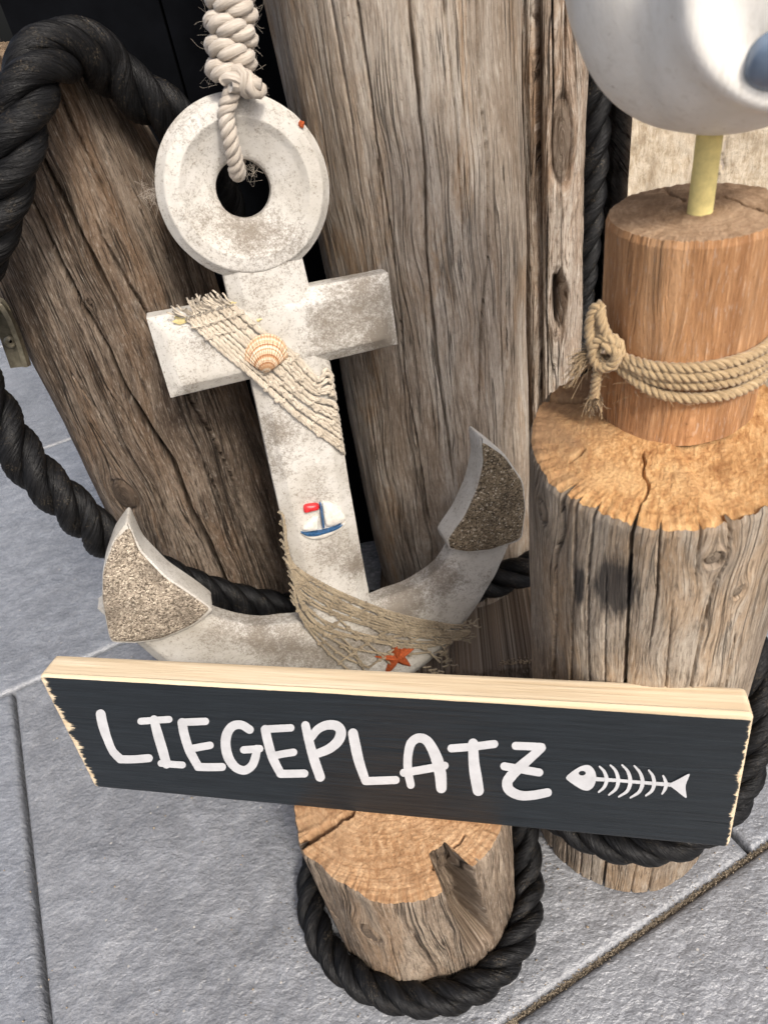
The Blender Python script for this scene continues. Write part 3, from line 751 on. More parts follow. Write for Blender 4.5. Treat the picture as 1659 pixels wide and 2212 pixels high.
# rope around the small stump, on to the mooring post and up its right side
R2 = .0148
ring = []
for a in np.linspace(math.radians(-150), math.radians(75), 16):
    ring.append(STUMP.at(a, R2*1.02, R2+.002+.002*math.sin(3*a)))
c2 = BIG.c
tail = [STUMP.at(math.radians(97), .050, R2+.008), STUMP.at(math.radians(118), .088, R2+.016)]
wrap = [BIG.at(a, z, R2+.001) for a, z in [(math.radians(-92), .120), (math.radians(-62), .126), (math.radians(-30), .130), (0.0, .132), (math.radians(30), .138), (math.radians(58), .152), (math.radians(80), .180), (math.radians(98), .215), (math.radians(118), .25), (math.radians(140), .28), (math.radians(172), .31)]]
rope('stump_rope', 'black twisted rope lying around the small stump and round the mooring post', ring+tail+wrap, R2, .086, 1.1)

# ------------------------------------------------------------------ anchor
KA = .97/1.09
tl = math.radians(10)
AN = np.array([math.sin(tl)*math.cos(tl), -math.cos(tl)*math.cos(tl), math.sin(tl)])
AP0 = CAM+(np.array([-.05, .62, .45])-CAM)*.97
AO = onplane((531, 411), AP0, AN); _q = onplane((755, 1480), AP0, AN)
AV = AO-_q; AV /= np.linalg.norm(AV); AU = np.cross(AV, AN); AU = AU if AU[0] > 0 else -AU
def a2w(uvw):
    uvw = np.asarray(uvw, float); return AO+uvw[..., 0:1]*AU+uvw[..., 1:2]*AV+uvw[..., 2:3]*AN
def pa(p, w=0.0):
    """picture point -> anchor coordinates on the plane w above the front face"""
    P = onplane(p, AO+AN*w, AN)-AO; return np.array([P@AU, P@AV, w])
anchor = empty('anchor', AO, 'weathered white decorative anchor with a ring, crossbar and sanded flukes, hung by a white cord', 'anchor')
TH_ = .030*1.0
def rough_up(P, amp=.0007, s=0):
    return P+amp*fbm(P[:, 0]*70, P[:, 1]*70, P[:, 2]*70+s, 3)[:, None]*np.array([.5, .5, 1.0])
BLOBS = [(790, 640, 75, 1.0), (830, 735, 45, 1.3), (720, 740, 60, .6), (690, 690, 40, .4), (540, 505, 60, .9), (440, 470, 45, .35), (630, 520, 50, .4), (410, 270, 40, .3), (600, 930, 55, .8), (590, 1010, 45, .5), (720, 1190, 55, .5), (770, 1225, 40, 1.0),
         (870, 1310, 70, 1.2), (960, 1255, 55, 1.0), (620, 1400, 70, 1.0), (560, 1375, 50, .8), (720, 1410, 70, 1.0), (480, 1370, 60, .5), (440, 740, 40, .5), (400, 840, 40, .3), (560, 640, 35, .3), (1050, 1260, 40, .3), (660, 1320, 40, .9), (830, 1390, 80, .9), (690, 1060, 45, .35)]
BL = [(*pa((x, y))[:2], r*.000385, a) for x, y, r, a in BLOBS]
def grime(P):
    g = np.zeros(len(P))
    for (bu, bv, r, a) in BL: g += a*np.exp(-(((P[:, 0]-bu)**2+(P[:, 1]-bv)**2)/(r*r)))
    return {'grime': np.clip(g, 0, 1.4)}
# ring (turned shape): outer rim, ridge, dished face, hole
Ro, Rh = .0795*KA, .0252*KA
prof = [(Ro*.985, -TH_), (Ro, -TH_+.004), (Ro, -.0075), (Ro*.985, -.0062), (Ro*.945, -.0030), (Ro*.905, .0006), (Ro*.89, .0013), (Ro*.80, .0022), (Ro*.745, .0026), (Ro*.73, .0020), (Ro*.66, -.0018), (Ro*.58, -.0050), (Ro*.50, -.0085), (Ro*.42, -.0118),
        (Rh*1.12, -.0150), (Rh*1.02, -.0175), (Rh, -.021), (Rh, -TH_+.002), (Rh*1.08, -TH_)]
pr = np.array(prof)
k_ = 8
ss = np.linspace(0, len(pr)-1, (len(pr)-1)*k_+1); pr2 = np.stack([np.interp(ss, range(len(pr)), pr[:, i]) for i in (0, 1)], 1)
ker = np.ones(3)/3
for i in (0, 1): pr2[8:-8, i] = np.convolve(pr2[:, i], ker, 'same')[8:-8]
tt = np.linspace(0, 2*np.pi, 220, endpoint=False)
P = np.stack([pr2[:, 0][None]*np.cos(tt)[:, None], pr2[:, 0][None]*np.sin(tt)[:, None], np.broadcast_to(pr2[:, 1], (220, len(pr2)))], -1).reshape(-1, 3)
mesh('ring', a2w(rough_up(P)), gridfaces(220, len(pr2), True, True), M['anchor'], anchor, grime(P))
# bars with a wide chamfer on the front: swept hexagonal-ish section
def bar(name, line, halfw, th, ch, cd, endch=0.0, nstep=120, mat=None, seed=0, top=0.0):
    """line: (n,2) uv centre line; halfw (n,); section: chamfered"""
    L = np.asarray(line, float); Wd = np.asarray(halfw, float)
    s = np.r_[0, np.cumsum(np.linalg.norm(np.diff(L, axis=0), axis=1))]; t = np.linspace(0, s[-1], nstep)
    if endch: t = np.r_[0, endch*.12, endch*.5, endch, t[(t > endch*1.05) & (t < s[-1]-endch*1.05)], s[-1]-endch, s[-1]-endch*.5, s[-1]-endch*.12, s[-1]]
    Lx = np.stack([np.interp(t, s, L[:, i]) for i in (0, 1)], 1); hw = np.interp(t, s, Wd)
    T = np.gradient(Lx, axis=0); T /= np.linalg.norm(T, axis=1)[:, None]; N = np.stack([-T[:, 1], T[:, 0]], 1)
    ed = np.clip(np.minimum(t, t[-1]-t)/endch, 0, 1) if endch else np.ones(len(t))
    sec = []
    m = 9
    for f in np.linspace(0, 1, 6): sec.append((-1, 0.0, -th+(th-cd)*f))
    for f in np.linspace(.1, 1, m): sec.append((-1, ch*f, -cd*(1-f)))
    for f in np.linspace(.1, .9, 13): sec.append((2, f, 0))
    for f in np.linspace(1, .1, m): sec.append((1, ch*f, -cd*(1-f)))
    for f in np.linspace(1, 0, 6): sec.append((1, 0.0, -th+(th-cd)*f))
    rows = []
    for i in range(len(t)):
        row = []
        for (sd, a, w) in sec:
            if sd == 2: x = -(hw[i]-ch)+2*(hw[i]-ch)*a
            else: x = sd*(hw[i]-a)
            ww = w+top
            if ed[i] < 1: ww = min(ww, -cd*(1-ed[i])) if w > -cd*1.01 else w
            row.append((*(Lx[i]+N[i]*x), ww))
        rows.append(row)
    P = np.array(rows); n1, n2 = P.shape[:2]
    # soften corners a little
    Q = P.reshape(-1, 3); Q = rough_up(Q, .0006, seed)
    F = [tuple(f) for f in gridfaces(n1, n2)]
    F += [tuple(range(n2-1, -1, -1)), tuple((n1-1)*n2+j for j in range(n2))]
    F += [(i*n2, i*n2+n2-1, (i+1)*n2+n2-1, (i+1)*n2) for i in range(n1-1)]
    o = mesh(name, a2w(Q), F, mat or M['anchor'], anchor, grime(Q))
    try:
        o.data.set_sharp_from_angle(angle=math.radians(60))
    except Exception: pass
    return o
k = KA
bar('shaft', np.array([(.002, -.068), (.003, -.10), (.008, -.18), (.006, -.30), (.006, -.40), (.004, -.50), (.004, -.575)])*k, np.array([.0395, .0405, .0425, .042, .0415, .0445, .047])*k, TH_, .015*k, .0085, 0, 160, seed=1)
bar('crossbar', np.array([(-.1175, -.137), (.1255, -.1345)])*k, np.array([.0408, .0375])*k, TH_*1.02, .012*k, .0085, .014*k, 140, seed=2, top=.0006)
# arms: a crescent from fluke to fluke
def qb(a, b, c, n): t = np.linspace(0, 1, n)[:, None]; return (1-t)**2*np.array(a)+2*t*(1-t)*np.array(b)+t*t*np.array(c)
inner = np.array([(-.205, -.375), (-.185, -.405), (-.159, -.431), (-.137, -.453), (-.102, -.478), (-.071, -.485), (-.040, -.492), (0, -.496), (.045, -.492), (.076, -.487), (.107, -.486), (.145, -.469), (.166, -.443), (.190, -.405), (.208, -.375)])
outer = np.array([(-.262, -.395), (-.247, -.430), (-.228, -.470), (-.205, -.515), (-.160, -.572), (-.105, -.612), (-.05, -.633), (.005, -.640), (.06, -.633), (.112, -.609), (.160, -.570), (.204, -.520), (.234, -.465), (.249, -.430), (.263, -.395)])
ctr = (inner+outer)/2*k; hwid = np.linalg.norm(inner-outer, axis=1)/2*k
sA = np.linspace(0, 14, 80); ctr2 = np.stack([np.interp(sA, range(15), ctr[:, i]) for i in (0, 1)], 1); hw2 = np.interp(sA, range(15), hwid)
for i in (0, 1): ctr2[3:-3, i] = np.convolve(ctr2[:, i], np.ones(7)/7, 'valid')
bar('arms', ctr2, hw2, TH_, .013*k, .009, 0, 200, seed=3, top=-.0004)
# flukes: thick plates proud of the arms, sanded on the front
def dens(poly, n=12):
    P = np.asarray(poly, float); Q = []
    for a, b in zip(P, np.roll(P, -1, 0)):
        for t in np.linspace(0, 1, n, endpoint=False): Q.append(a+(b-a)*t)
    Q = np.array(Q)
    for _ in range(5): Q = (np.roll(Q, 1, 0)+Q*2+np.roll(Q, -1, 0))/4
    return Q
def fluke(pts, inset_pts, smat, wtop, label, sd):
    O = np.array([pa(p, wtop)[:2] for p in pts]); I = np.array([pa(p, wtop+.003)[:2] for p in inset_pts])
    def ccw(P): return P if np.sum(P[:, 0]*np.roll(P[:, 1], -1)-P[:, 1]*np.roll(P[:, 0], -1)) > 0 else P[::-1]
    O = ccw(dens(O)); I = ccw(dens(I))
    V, F = rounded_prism(O, -.022, wtop, .0022)
    f = mesh('fluke', a2w(V), F, M['anchor'], anchor, None, True)
    try: f.data.set_sharp_from_angle(angle=math.radians(40))
    except Exception: pass
    # sand skin: concentric rings, gently domed and grainy
    c = I.mean(0); rows = []
    for q in np.linspace(0, 1, 40)[1:]:
        R_ = c+(I-c)*q; w = wtop+.0022*min(1, (1-q)*9)**.5*1.0+.0004
        rows.append(np.c_[R_, np.full(len(I), w)])
    P = np.array(rows); m, n = P.shape[:2]; Q = P.reshape(-1, 3)
    Q[:, 2] += (.0007*vn(Q[:, 0]*900, Q[:, 1]*900, sd)+.0012*fbm(Q[:, 0]*90, Q[:, 1]*90, sd, 3))*np.clip((1-np.repeat(np.linspace(0, 1, 40)[1:], n))*14, 0, 1)
    Q = np.vstack([Q, [c[0], c[1], wtop+.0026]])
    F = [tuple(f) for f in gridfaces(m, n, False, True)]+[(m*n, j, (j+1) % n) for j in range(n)]
    s = mesh('sand_coat', a2w(Q), F, smat, f)
    return f
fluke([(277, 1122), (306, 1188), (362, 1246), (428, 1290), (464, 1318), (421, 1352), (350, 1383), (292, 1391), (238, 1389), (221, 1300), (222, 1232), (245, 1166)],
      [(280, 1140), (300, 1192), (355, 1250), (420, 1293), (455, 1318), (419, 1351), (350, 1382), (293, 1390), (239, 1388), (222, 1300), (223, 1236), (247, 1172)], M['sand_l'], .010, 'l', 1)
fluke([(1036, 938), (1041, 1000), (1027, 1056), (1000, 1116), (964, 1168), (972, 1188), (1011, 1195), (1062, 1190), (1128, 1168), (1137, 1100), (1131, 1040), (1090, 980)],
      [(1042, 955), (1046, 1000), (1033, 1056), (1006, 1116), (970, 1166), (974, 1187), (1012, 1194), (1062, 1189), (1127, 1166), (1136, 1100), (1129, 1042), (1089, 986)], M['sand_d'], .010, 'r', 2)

# ------------------------------------------------------------------ net on the anchor
def surfw(u_, v_):
    return .0012
def cordline(pix, r, w0=.0018, back=None, sag=0.0):
    P = [pa(p, w0+(ww if False else 0)) for p in pix]
    if back == 'R': e_ = pix[-1]; P[-1] = pa((e_[0]-14, e_[1]-12), .0012); P.append(pa((e_[0]-2, e_[1]), -.0065)); P.append(pa((e_[0]-3, e_[1]+6), -.020))
    if back == 'L': P.insert(0, P[0]+np.array([-.003, .003, -.010]))
    W = a2w(np.array(P)); Q = spline(W, .0016)
    return Q
def netcord(parent, Q, r, mat, name='cord'):
    mb = MB()
    lay = r*6.5
    P = Q; T, N, B = frames(P); s = np.r_[0, np.cumsum(np.linalg.norm(np.diff(P, axis=0), axis=1))]
    for q in range(2):
        ph = 2*np.pi*s/lay+np.pi*q
        mb.add(*tube(P+r*.36*(np.cos(ph)[:, None]*N+np.sin(ph)[:, None]*B), r*.70, 7))
    return mb.build(name, mat, parent)
def knot_into(mb, P, r, tdir=None):
    """a small overhand knot: two crossed short loops"""
    t = np.linspace(0, 2*np.pi, 15)
    a = rng.uniform(0, 3)
    d1 = AU*math.cos(a)+AV*math.sin(a); d2 = np.cross(AN, d1)
    for (e1, e2) in ((d1, AN), (d1*.5+d2*.85, AN)):
        L = np.array([P+r*1.15*(math.cos(x)*e1+.75*math.sin(x)*e2)+.3*r*math.sin(2*x)*d2 for x in t])
        mb.add(*tube(L, r*.72, 6))
net = empty('net_band', a2w(np.array([0, -.15, 0])), None); net.parent = anchor
net.matrix_parent_inverse = Matrix.Translation(anchor.location).inverted()
NS = 17
mbk = MB()
for i in range(NS):
    t = i/(NS-1)
    t = min(1, max(0, t+rng.normal()*.02)); S = np.array([(402+100*t, 688-30*t)]); j = lambda: rng.normal()*2.4
    mid1 = np.array([(474+90*t+j(), 752-38*t+j())]); mid2 = np.array([(548+88*t+j(), 822-55*t+j())]); 
    mid3 = np.array([(640+48*t+j(), 905-85*t+j())]); En = np.array([(744-26*t, 980-170*t)])
    Q = cordline(list(map(tuple, np.vstack([S, mid1, mid2, mid3, En]))), .0017, .0028+.0006*(i % 2), 'R')
    netcord(net, Q, .0019+.0003*rng.random(), M['net'])
    for f in ((.40, .62, .84) if i % 2 else (.50, .73)):
        knot_into(mbk, Q[int(len(Q)*(f+.02*rng.normal()))]+AN*.001, .0019)
    if i % 2 == 0: knot_into(mbk, Q[6]+AN*.001, .0020); knot_into(mbk, Q[14]+AN*.0012, .0017)
mbk.build('knots', M['net'], net)['kind'] = 'stuff'
mbf = MB()
for i in range(46):
    t = rng.uniform(0, 1); p = pa((398+106*t, 686-34*t), .004)
    d = np.array([-.55+rng.normal()*.35, 1.0+rng.normal()*.25, .25+rng.normal()*.3]); d /= np.linalg.norm(d)
    ln = rng.uniform(.008, .016)
    L = np.array([p+d*ln*q+np.array([rng.normal()*.0006, rng.normal()*.0006, .004*q*(1-q)]) for q in (0, .35, .7, 1)])
    mbf.add(*tube(spline(a2w(L), .002), .0009, 5))
mbf.build('fringe', M['net'], net)['kind'] = 'stuff'
for (px, rr) in (((392, 690), .0055), ((382, 684), .003), ((500, 655), .004), ((560, 690), .0025)):
    c = pa(px, .0); t = np.linspace(0, 2*np.pi, 12, endpoint=False)
    V = [a2w(np.array([c[0]+rr*math.cos(x)*(1+.3*rng.normal()), c[1]+rr*.6*math.sin(x)*(1+.3*rng.normal()), .0012])) for x in t]+[a2w(np.array([c[0], c[1], .0030]))]
    mbg = MB(); mbg.add(V, [(j, (j+1) % 12, 12) for j in range(12)]); mbg.build('glue', M['glue'], net)

net2 = empty('net_drape', a2w(np.array([0, -.45, 0])), None); net2.parent = anchor
net2.matrix_parent_inverse = Matrix.Translation(anchor.location).inverted()
mbk = MB(); lines = []
main = [[(612, 1120), (618, 1180), (640, 1225), (730, 1275), (850, 1325), (960, 1350), (1012, 1352)],
        [(618, 1180), (640, 1238), (720, 1290), (840, 1340), (950, 1362), (1014, 1360)],
        [(626, 1215), (650, 1262), (730, 1310), (850, 1352), (960, 1370), (1012, 1366)],
        [(630, 1235), (655, 1290), (725, 1330), (840, 1366), (950, 1378), (1005, 1374)],
        [(634, 1255), (655, 1310), (700, 1352), (800, 1384), (910, 1392), (990, 1384)],
        [(637, 1275), (650, 1325), (690, 1362), (760, 1398), (850, 1412), (930, 1408)],
        [(638, 1290), (655, 1335), (700, 1385), (750, 1420), (800, 1442)],
        [(640, 1300), (660, 1350), (700, 1400), (735, 1435), (760, 1452)],
        [(615, 1140), (622, 1200), (660, 1246), (760, 1300), (870, 1346), (970, 1358)],
        [(640, 1310), (690, 1366), (770, 1376), (870, 1376), (960, 1368)]]
for i_ in range(8):
    f_ = rng.uniform(.2, .8); A_, B_ = main[i_ % 5], main[(i_ % 5)+1]; n_ = min(len(A_), len(B_))
    main.append([(p[0]*f_+q[0]*(1-f_), p[1]*f_+q[1]*(1-f_)) for p, q in zip(A_[:n_], B_[:n_])])
for i, l in enumerate(main):
    l = [(x+rng.normal()*1.5, y+rng.normal()*1.5) for x, y in l]
    Q = cordline(l, .0016, .0026+.0005*(i % 3), 'L'); netcord(net2, Q, .00155, M['net_low']); lines.append(Q)
cross = [[(650, 1240), (700, 1300), (735, 1340), (800, 1395), (850, 1440)], [(700, 1262), (760, 1320), (830, 1372), (880, 1400)], [(790, 1300), (850, 1355), (905, 1390), (950, 1430)],
         [(870, 1332), (920, 1368), (955, 1395), (965, 1420)], [(690, 1362), (760, 1330), (800, 1310)], [(735, 1430), (800, 1385), (860, 1352)], [(800, 1440), (855, 1400), (930, 1366)],
         [(660, 1340), (720, 1380), (790, 1440)], [(650, 1300), (690, 1335), (760, 1400), (790, 1455)], [(940, 1345), (975, 1375), (960, 1400)]]
for i, l in enumerate(cross):
    Q = cordline(l, .0014, .0034+.0004*(i % 2)); netcord(net2, Q, .0013, M['net_low']); lines.append(Q)
for Q in lines:
    for f in np.arange(.18, .98, .17): knot_into(mbk, Q[min(len(Q)-1, int(len(Q)*(f+.03*rng.normal())))]+AN*.0008, .0016)
mbk.build('knots', M['net_low'], net2)['kind'] = 'stuff'
mbf = MB()
for i in range(46):
    c = [(1012, 1352), (1008, 1380), (950, 1410), (965, 1430), (930, 1450)][i % 5]
    p = pa((c[0]+rng.normal()*6, c[1]+rng.normal()*6), .003); d = np.array([1.0, -.2+rng.normal()*.5, rng.normal()*.3]); d /= np.linalg.norm(d)
    ln = rng.uniform(.004, .010)
    mbf.add(*tube(spline(a2w(np.array([p+d*ln*q+rng.normal(size=3)*.0008 for q in (0, .4, .75, 1)])), .002), .0008, 5))
mbf.build('frayed_ends', M['net_low'], net2)['kind'] = 'stuff'

# shell
def shell():
    t = NT('shell_banded'); g = t.attr('g'); rr = t.sep(g, 0); an = t.sep(g, 1)
    bands = t.n('ShaderNodeTexNoise', 'Fac', {'noise_dimensions': '1D'}, W=rr, Scale=11.0, Detail=3.0)
    ribs = t.math('SINE', t.math('MULTIPLY', an, 62.0))
    c = t.ramp(bands, [(.34, (.30, .13, .055)), (.44, (.55, .30, .15)), (.54, (.72, .55, .38)), (.68, (.78, .68, .54))])
    bl = t.noise(g, 9, 3)
    c = t.mix(t.math('MULTIPLY', t.ramp(ribs, [(.0, .6), (.45, 0.0)]), t.ramp(bl, [(.4, .25), (.6, .9)])), c, (.12, .06, .035))
    m = t.done(c, .55, t.bump(t.noise(g, 30, 3), .0004, .6), .35)
    hinge = pa((574, 806), .004); nA, nR = 72, 26
    up1 = pa((572, 722), .004)-hinge; ln = np.linalg.norm(up1); e1 = up1/ln; e2 = np.array([e1[1], -e1[0], 0])
    V = []; G = []
    for i in range(nA):
        a = math.radians(-64+128*i/(nA-1)); x = i/(nA-1)
        lim = ln*(1.0-.26*abs(a/1.12)**2.4)*(1.02+.06*math.sin(a*1.3))
        for j in range(nR):
            q = j/(nR-1); q2 = q**.9; r_ = lim*q2
            hgt = .0125*math.sin(math.pi*(.06+.90*q2)**.75)*max(0, math.cos(a*1.25))**.6
            hgt += .0005*math.sin(x*2*math.pi*15)*min(1, q*2.5)
            V.append(hinge+e1*r_*math.cos(a*.92)+e2*r_*math.sin(a*.92)*.86+[0, 0, hgt]); G.append((q, a, 0))
    o = mesh('seashell', a2w(np.array(V)), gridfaces(nA, nR), m, anchor, {'g': np.array(G)})
    md = o.modifiers.new('thick', 'SOLIDIFY'); md.thickness = .0012
    o['label'] = 'small ribbed cockle shell with orange-brown bands glued on the net'
shell()
# sailboat
def boat():
    b = empty('sailboat', a2w(pa((693, 1125))), None); b.parent = anchor; b.matrix_parent_inverse = Matrix.Translation(anchor.location).inverted()
    b['label'] = 'tiny painted sailboat with a red flag on the anchor shaft'
    D = lambda x, y: (511.5+.3854*x, 682+.3854*y)
    def relief(name, pts, h, mat, w0=.0004, bulge=.5, n=6):
        h *= 1.1
        P = np.array([pa(D(*p), 0)[:2] for p in pts])
        if np.sum(P[:, 0]*np.roll(P[:, 1], -1)-P[:, 1]*np.roll(P[:, 0], -1)) < 0: P = P[::-1]
        Q = dens(P, n); c = Q.mean(0); rows = []
        for q, hh in ((1.0, -.001), (1.0, h*.45), (.93, h*.8), (.8, h), (.5, h*(1+bulge*.5)), (.2, h*(1+bulge*.7))):
            rows.append(np.c_[c+(Q-c)*q, np.full(len(Q), w0+hh)])
        P3 = np.array(rows); m, k2 = P3.shape[:2]; V = np.vstack([P3.reshape(-1, 3), [c[0], c[1], w0+h*(1+bulge*.7)]])
        F = [tuple(f)[::1] for f in gridfaces(m, k2, False, True)]+[(m*k2, (m-1)*k2+(j+1) % k2, (m-1)*k2+j) for j in range(k2)]
        mesh(name, a2w(V), F, mat, b)
    relief('sail', [(474, 1035), (520, 1042), (565, 1065), (600, 1105), (614, 1142), (560, 1166), (498, 1182), (486, 1120)], .0030, M['sail'])
    relief('sail', [(460, 1112), (455, 1160), (458, 1198), (410, 1204), (358, 1198), (395, 1150), (425, 1125)], .0026, M['sail'])
    relief('hull', [(348, 1206), (400, 1214), (480, 1200), (560, 1176), (614, 1146), (598, 1180), (540, 1218), (480, 1243), (430, 1250), (385, 1238)], .0034, M['sail'])
    relief('hull_stripe', [(350, 1205), (400, 1212), (480, 1198), (560, 1174), (606, 1152), (578, 1184), (500, 1212), (430, 1232), (380, 1228)], .0044, M['blue'])
    relief('flag', [(372, 1058), (405, 1050), (458, 1046), (464, 1080), (420, 1090), (374, 1104)], .0036, M['red'])
    relief('mast', [(460, 1042), (472, 1042), (480, 1100), (492, 1184), (478, 1190), (468, 1120)], .0048, M['blue'])
boat()
# starfish
def starfish():
    c = pa((858, 1420), .003); nT, nR = 100, 16; V = []; 
    for i in range(nT):
        a = 2*math.pi*i/nT; x = (a*5/(2*math.pi)) % 1; x = abs(x-.5)*2
        rad = .0275*(.38+.62*x**1.9)*(1+.06*math.sin(a*2+1))
        for j in range(nR):
            q = j/(nR-1); V.append(c+[rad*q*math.cos(a+.30), rad*q*math.sin(a+.30), .0065*(1-q**2.2)*(.75+.25*x)-.002*q+.0005*vn(a*9, q*9)])
    mesh('starfish', a2w(np.array(V)), gridfaces(nT, nR, True), M['star'], anchor)
starfish()
# rust flecks on ring
for (px, r) in (((652, 268), .0028), ((538, 246), .0016), ((642, 672), .0018), ((546, 258), .0012)):
    c = pa(px, -.0004 if px[1] > 300 else .0008); t = np.linspace(0, 2*np.pi, 10, endpoint=False)
    mbr = MB(); mbr.add([a2w(c+[r*math.cos(x)*rng.uniform(.6, 1.2), r*math.sin(x)*rng.uniform(.6, 1.2), -.0006]) for x in t]+[a2w(c+[0, 0, .0012])], [(j, (j+1) % 10, 10) for j in range(10)]); mbr.build('rust_fleck', M['star'], anchor)

# ------------------------------------------------------------------ white cord that carries the anchor
wc = empty('cotton_cord', a2w(np.array([-.01, .1, .01])), 'off-white cotton cord with a wrapped coil knot holding the anchor ring', 'cord')
def add_twist(parent, name, path, R, lay, mat, step=.002, k=9, hand=1, yarn=6, yamp=.0004):
    mb = MB()
    for t3 in twisted(path, R, lay, step, 3, 0, k, hand, yarn, yamp): mb.add(*t3)
    return mb.build(name, mat, parent)
cw = .012
hp = [pa((507, 178), .013), pa((497, 215), .013), pa((488, 245), .0105), pa((498, 300), .008), pa((508, 345), .001), pa((512, 372), -.008), pa((515, 368), -.024), pa((512, 320), -.038), pa((500, 240), -.040), pa((505, 190), -.02), pa((512, 150), .0)]
add_twist(wc, 'cord', a2w(np.array(hp)), .0066, .021, M['white_cord'])
ax0 = a2w(pa((500, 178), .004)); ax1 = a2w(pa((498, -40), .004)); ax = ax1-ax0; La = np.linalg.norm(ax); ax /= La
ex = np.cross(ax, AN); ex /= np.linalg.norm(ex); ey = np.cross(ex, ax)
turns = []
pitch = .0148; rc = .0118; nt = int((La+.06)/pitch)
for i in range(nt*22):
    a = i/22*2*math.pi; z = i/22*pitch
    wob = 1+.05*vn(a*.7, 3)
    turns.append(ax0+ax*z+rc*wob*(math.cos(a)*ex+math.sin(a)*ey))
add_twist(wc, 'coil', np.array(turns), .0081, .027, M['white_cord'], .0025, 10, -1)
add_twist(wc, 'standing_cord', np.array([ax0+ax*(-.002), ax0+ax*.1, ax0+ax*.24, ax0+ax*.34+[0, .03, 0], [.02, .66, 1.125], [.06, .72, 1.135]]), .0075, .022, M['white_cord'])
bul = [ax0+ex*q*.006+ey*.014+ax*(.004*math.sin(q*2)) for q in np.linspace(-.5, 3.2, 8)]
add_twist(wc, 'cord_end', np.array(bul), .0085, .022, M['white_cord'])
mbh = MB()
for i in range(70):
    z = rng.uniform(-.005, La); a = rng.uniform(0, 6.28); p = ax0+ax*z+(rc+.006)*(math.cos(a)*ex+math.sin(a)*ey)
    d = (math.cos(a)*ex+math.sin(a)*ey)+rng.normal(size=3)*.6
    mbh.add(*tube(spline(np.array([p, p+d*.003+rng.normal(size=3)*.001, p+d*.0055+rng.normal(size=3)*.003]), .001), .00006, 4))
mbh.build('loose_fibres', M['white_cord'], wc)['kind'] = 'stuff'
# dusty cobweb tufts at the ring
mbh = MB()
for (px, w, n_, sp) in (((328, 420), -.012, 60, .012), ((530, 205), -.004, 70, .020), ((545, 362), -.02, 24, .014)):
    for i in range(n_):
        c = a2w(pa((px[0]+rng.normal()*8, px[1]+rng.normal()*8), w))
        mbh.add(*tube(spline(np.array([c, c+rng.normal(size=3)*sp*.3, c+rng.normal(size=3)*sp*.45]), .0015), .00007, 3))
o = mbh.build('cobweb', M['white_cord']); tag(o, 'wispy cobweb threads clinging to the anchor ring', 'cobweb', None, 'stuff')

# ------------------------------------------------------------------ sign
q4 = [(88, 1459), (1640, 1545), (1575, 1832), (205, 1701)]
r4 = [ray(p) for p in q4]
kk4 = np.linalg.svd(np.stack([r4[0], -r4[1], r4[2], -r4[3]], 1))[2][-1]; kk4 = kk4/kk4[0]
sc4 = (.1975-CAM[2])/((kk4[2]*r4[2][2]+kk4[3]*r4[3][2])/2)
C4 = [CAM+sc4*kk4[i]*r4[i] for i in range(4)]
SX = C4[1]-C4[0]; SWd = np.linalg.norm(SX); SX /= SWd
SZ = C4[0]-C4[3]; SZ = SZ-SX*(SZ@SX); SHt = np.linalg.norm(SZ); SZ /= SHt
SN = np.cross(SX, SZ)                    # towards the viewer
if SN[1] > 0: SN = -SN
SO = C4[3]
STK = .027
def s2w(P): P = np.asarray(P, float); return SO+P[..., 0:1]*SX+P[..., 1:2]*SZ+P[..., 2:3]*SN
def ps(p): P = onplane(p, SO, SN)-SO; return np.array([P@SX, P@SZ])
sign = empty('wooden_sign', SO, 'long dark-painted board sign with white LIEGEPLATZ lettering and a fishbone, resting on the small stump', 'sign')
def sign_mats():
    t = NT('sign_painted_pine'); g = t.attr('g'); x = t.sep(g, 0); z = t.sep(g, 1); d = t.sep(g, 2)
    gr = t.noise(t.map(g, (.045, 1, 1)), 300, 5, .7, .3); gr2 = t.noise(t.map(g, (.03, 1, 1), (2, 0, 0)), 120, 3, .6, .5)
    pine = t.ramp(gr2, [(.3, (.56, .43, .275)), (.5, (.68, .55, .38)), (.72, (.76, .65, .48))])
    pine = t.mix(t.ramp(gr, [(.35, .35), (.55, 0.0)]), pine, (.50, .36, .21))
    # paint coverage: 1 on the face, ragged along the grain near the ends
    rag = t.noise(t.map(g, (.09, 1, 1), (5, 0, 0)), 75, 8, .82)
    rag2 = t.noise(t.map(g, (1, 1, 1), (5, 0, 0)), 40, 3, .6)
    mk = t.attr('paint', 'Fac')
    cov = t.math('ADD', mk, t.math('ADD', t.math('MULTIPLY', t.math('SUBTRACT', rag, .5), 2.2), t.math('MULTIPLY', t.math('SUBTRACT', rag2, .5), .5)))
    cov = t.ramp(cov, [(.46, 0.0), (.54, 1.0)])
    pc = t.ramp(gr, [(.3, (.0052, .0075, .0098)), (.7, (.0155, .0205, .0255))])
    wear = t.ramp(t.noise(t.map(g, (.10, 1, 1), (8, 0, 0)), 500, 4, .7), [(.62, 0.0), (.80, .30)])
    pc = t.mix(wear, pc, (.10, .12, .13))
    sp = t.n('ShaderNodeTexVoronoi', 'Distance', None, Vector=t.map(g, (.45, 1, 1)), Scale=70.0)
    pc = t.mix(t.ramp(sp, [(.022, .75), (.04, 0.0)]), pc, (.004, .004, .005))
    c = t.mix(cov, pine, pc)
    h = t.math('ADD', t.math('ADD', gr, t.math('MULTIPLY', gr2, 1.2)), t.math('MULTIPLY', cov, .35))
    return t.done(c, t.mix(cov, (.75, .75, .75), (.42, .42, .42)), t.bump(h, .0007, .9), .4)
M['sign'] = sign_mats()
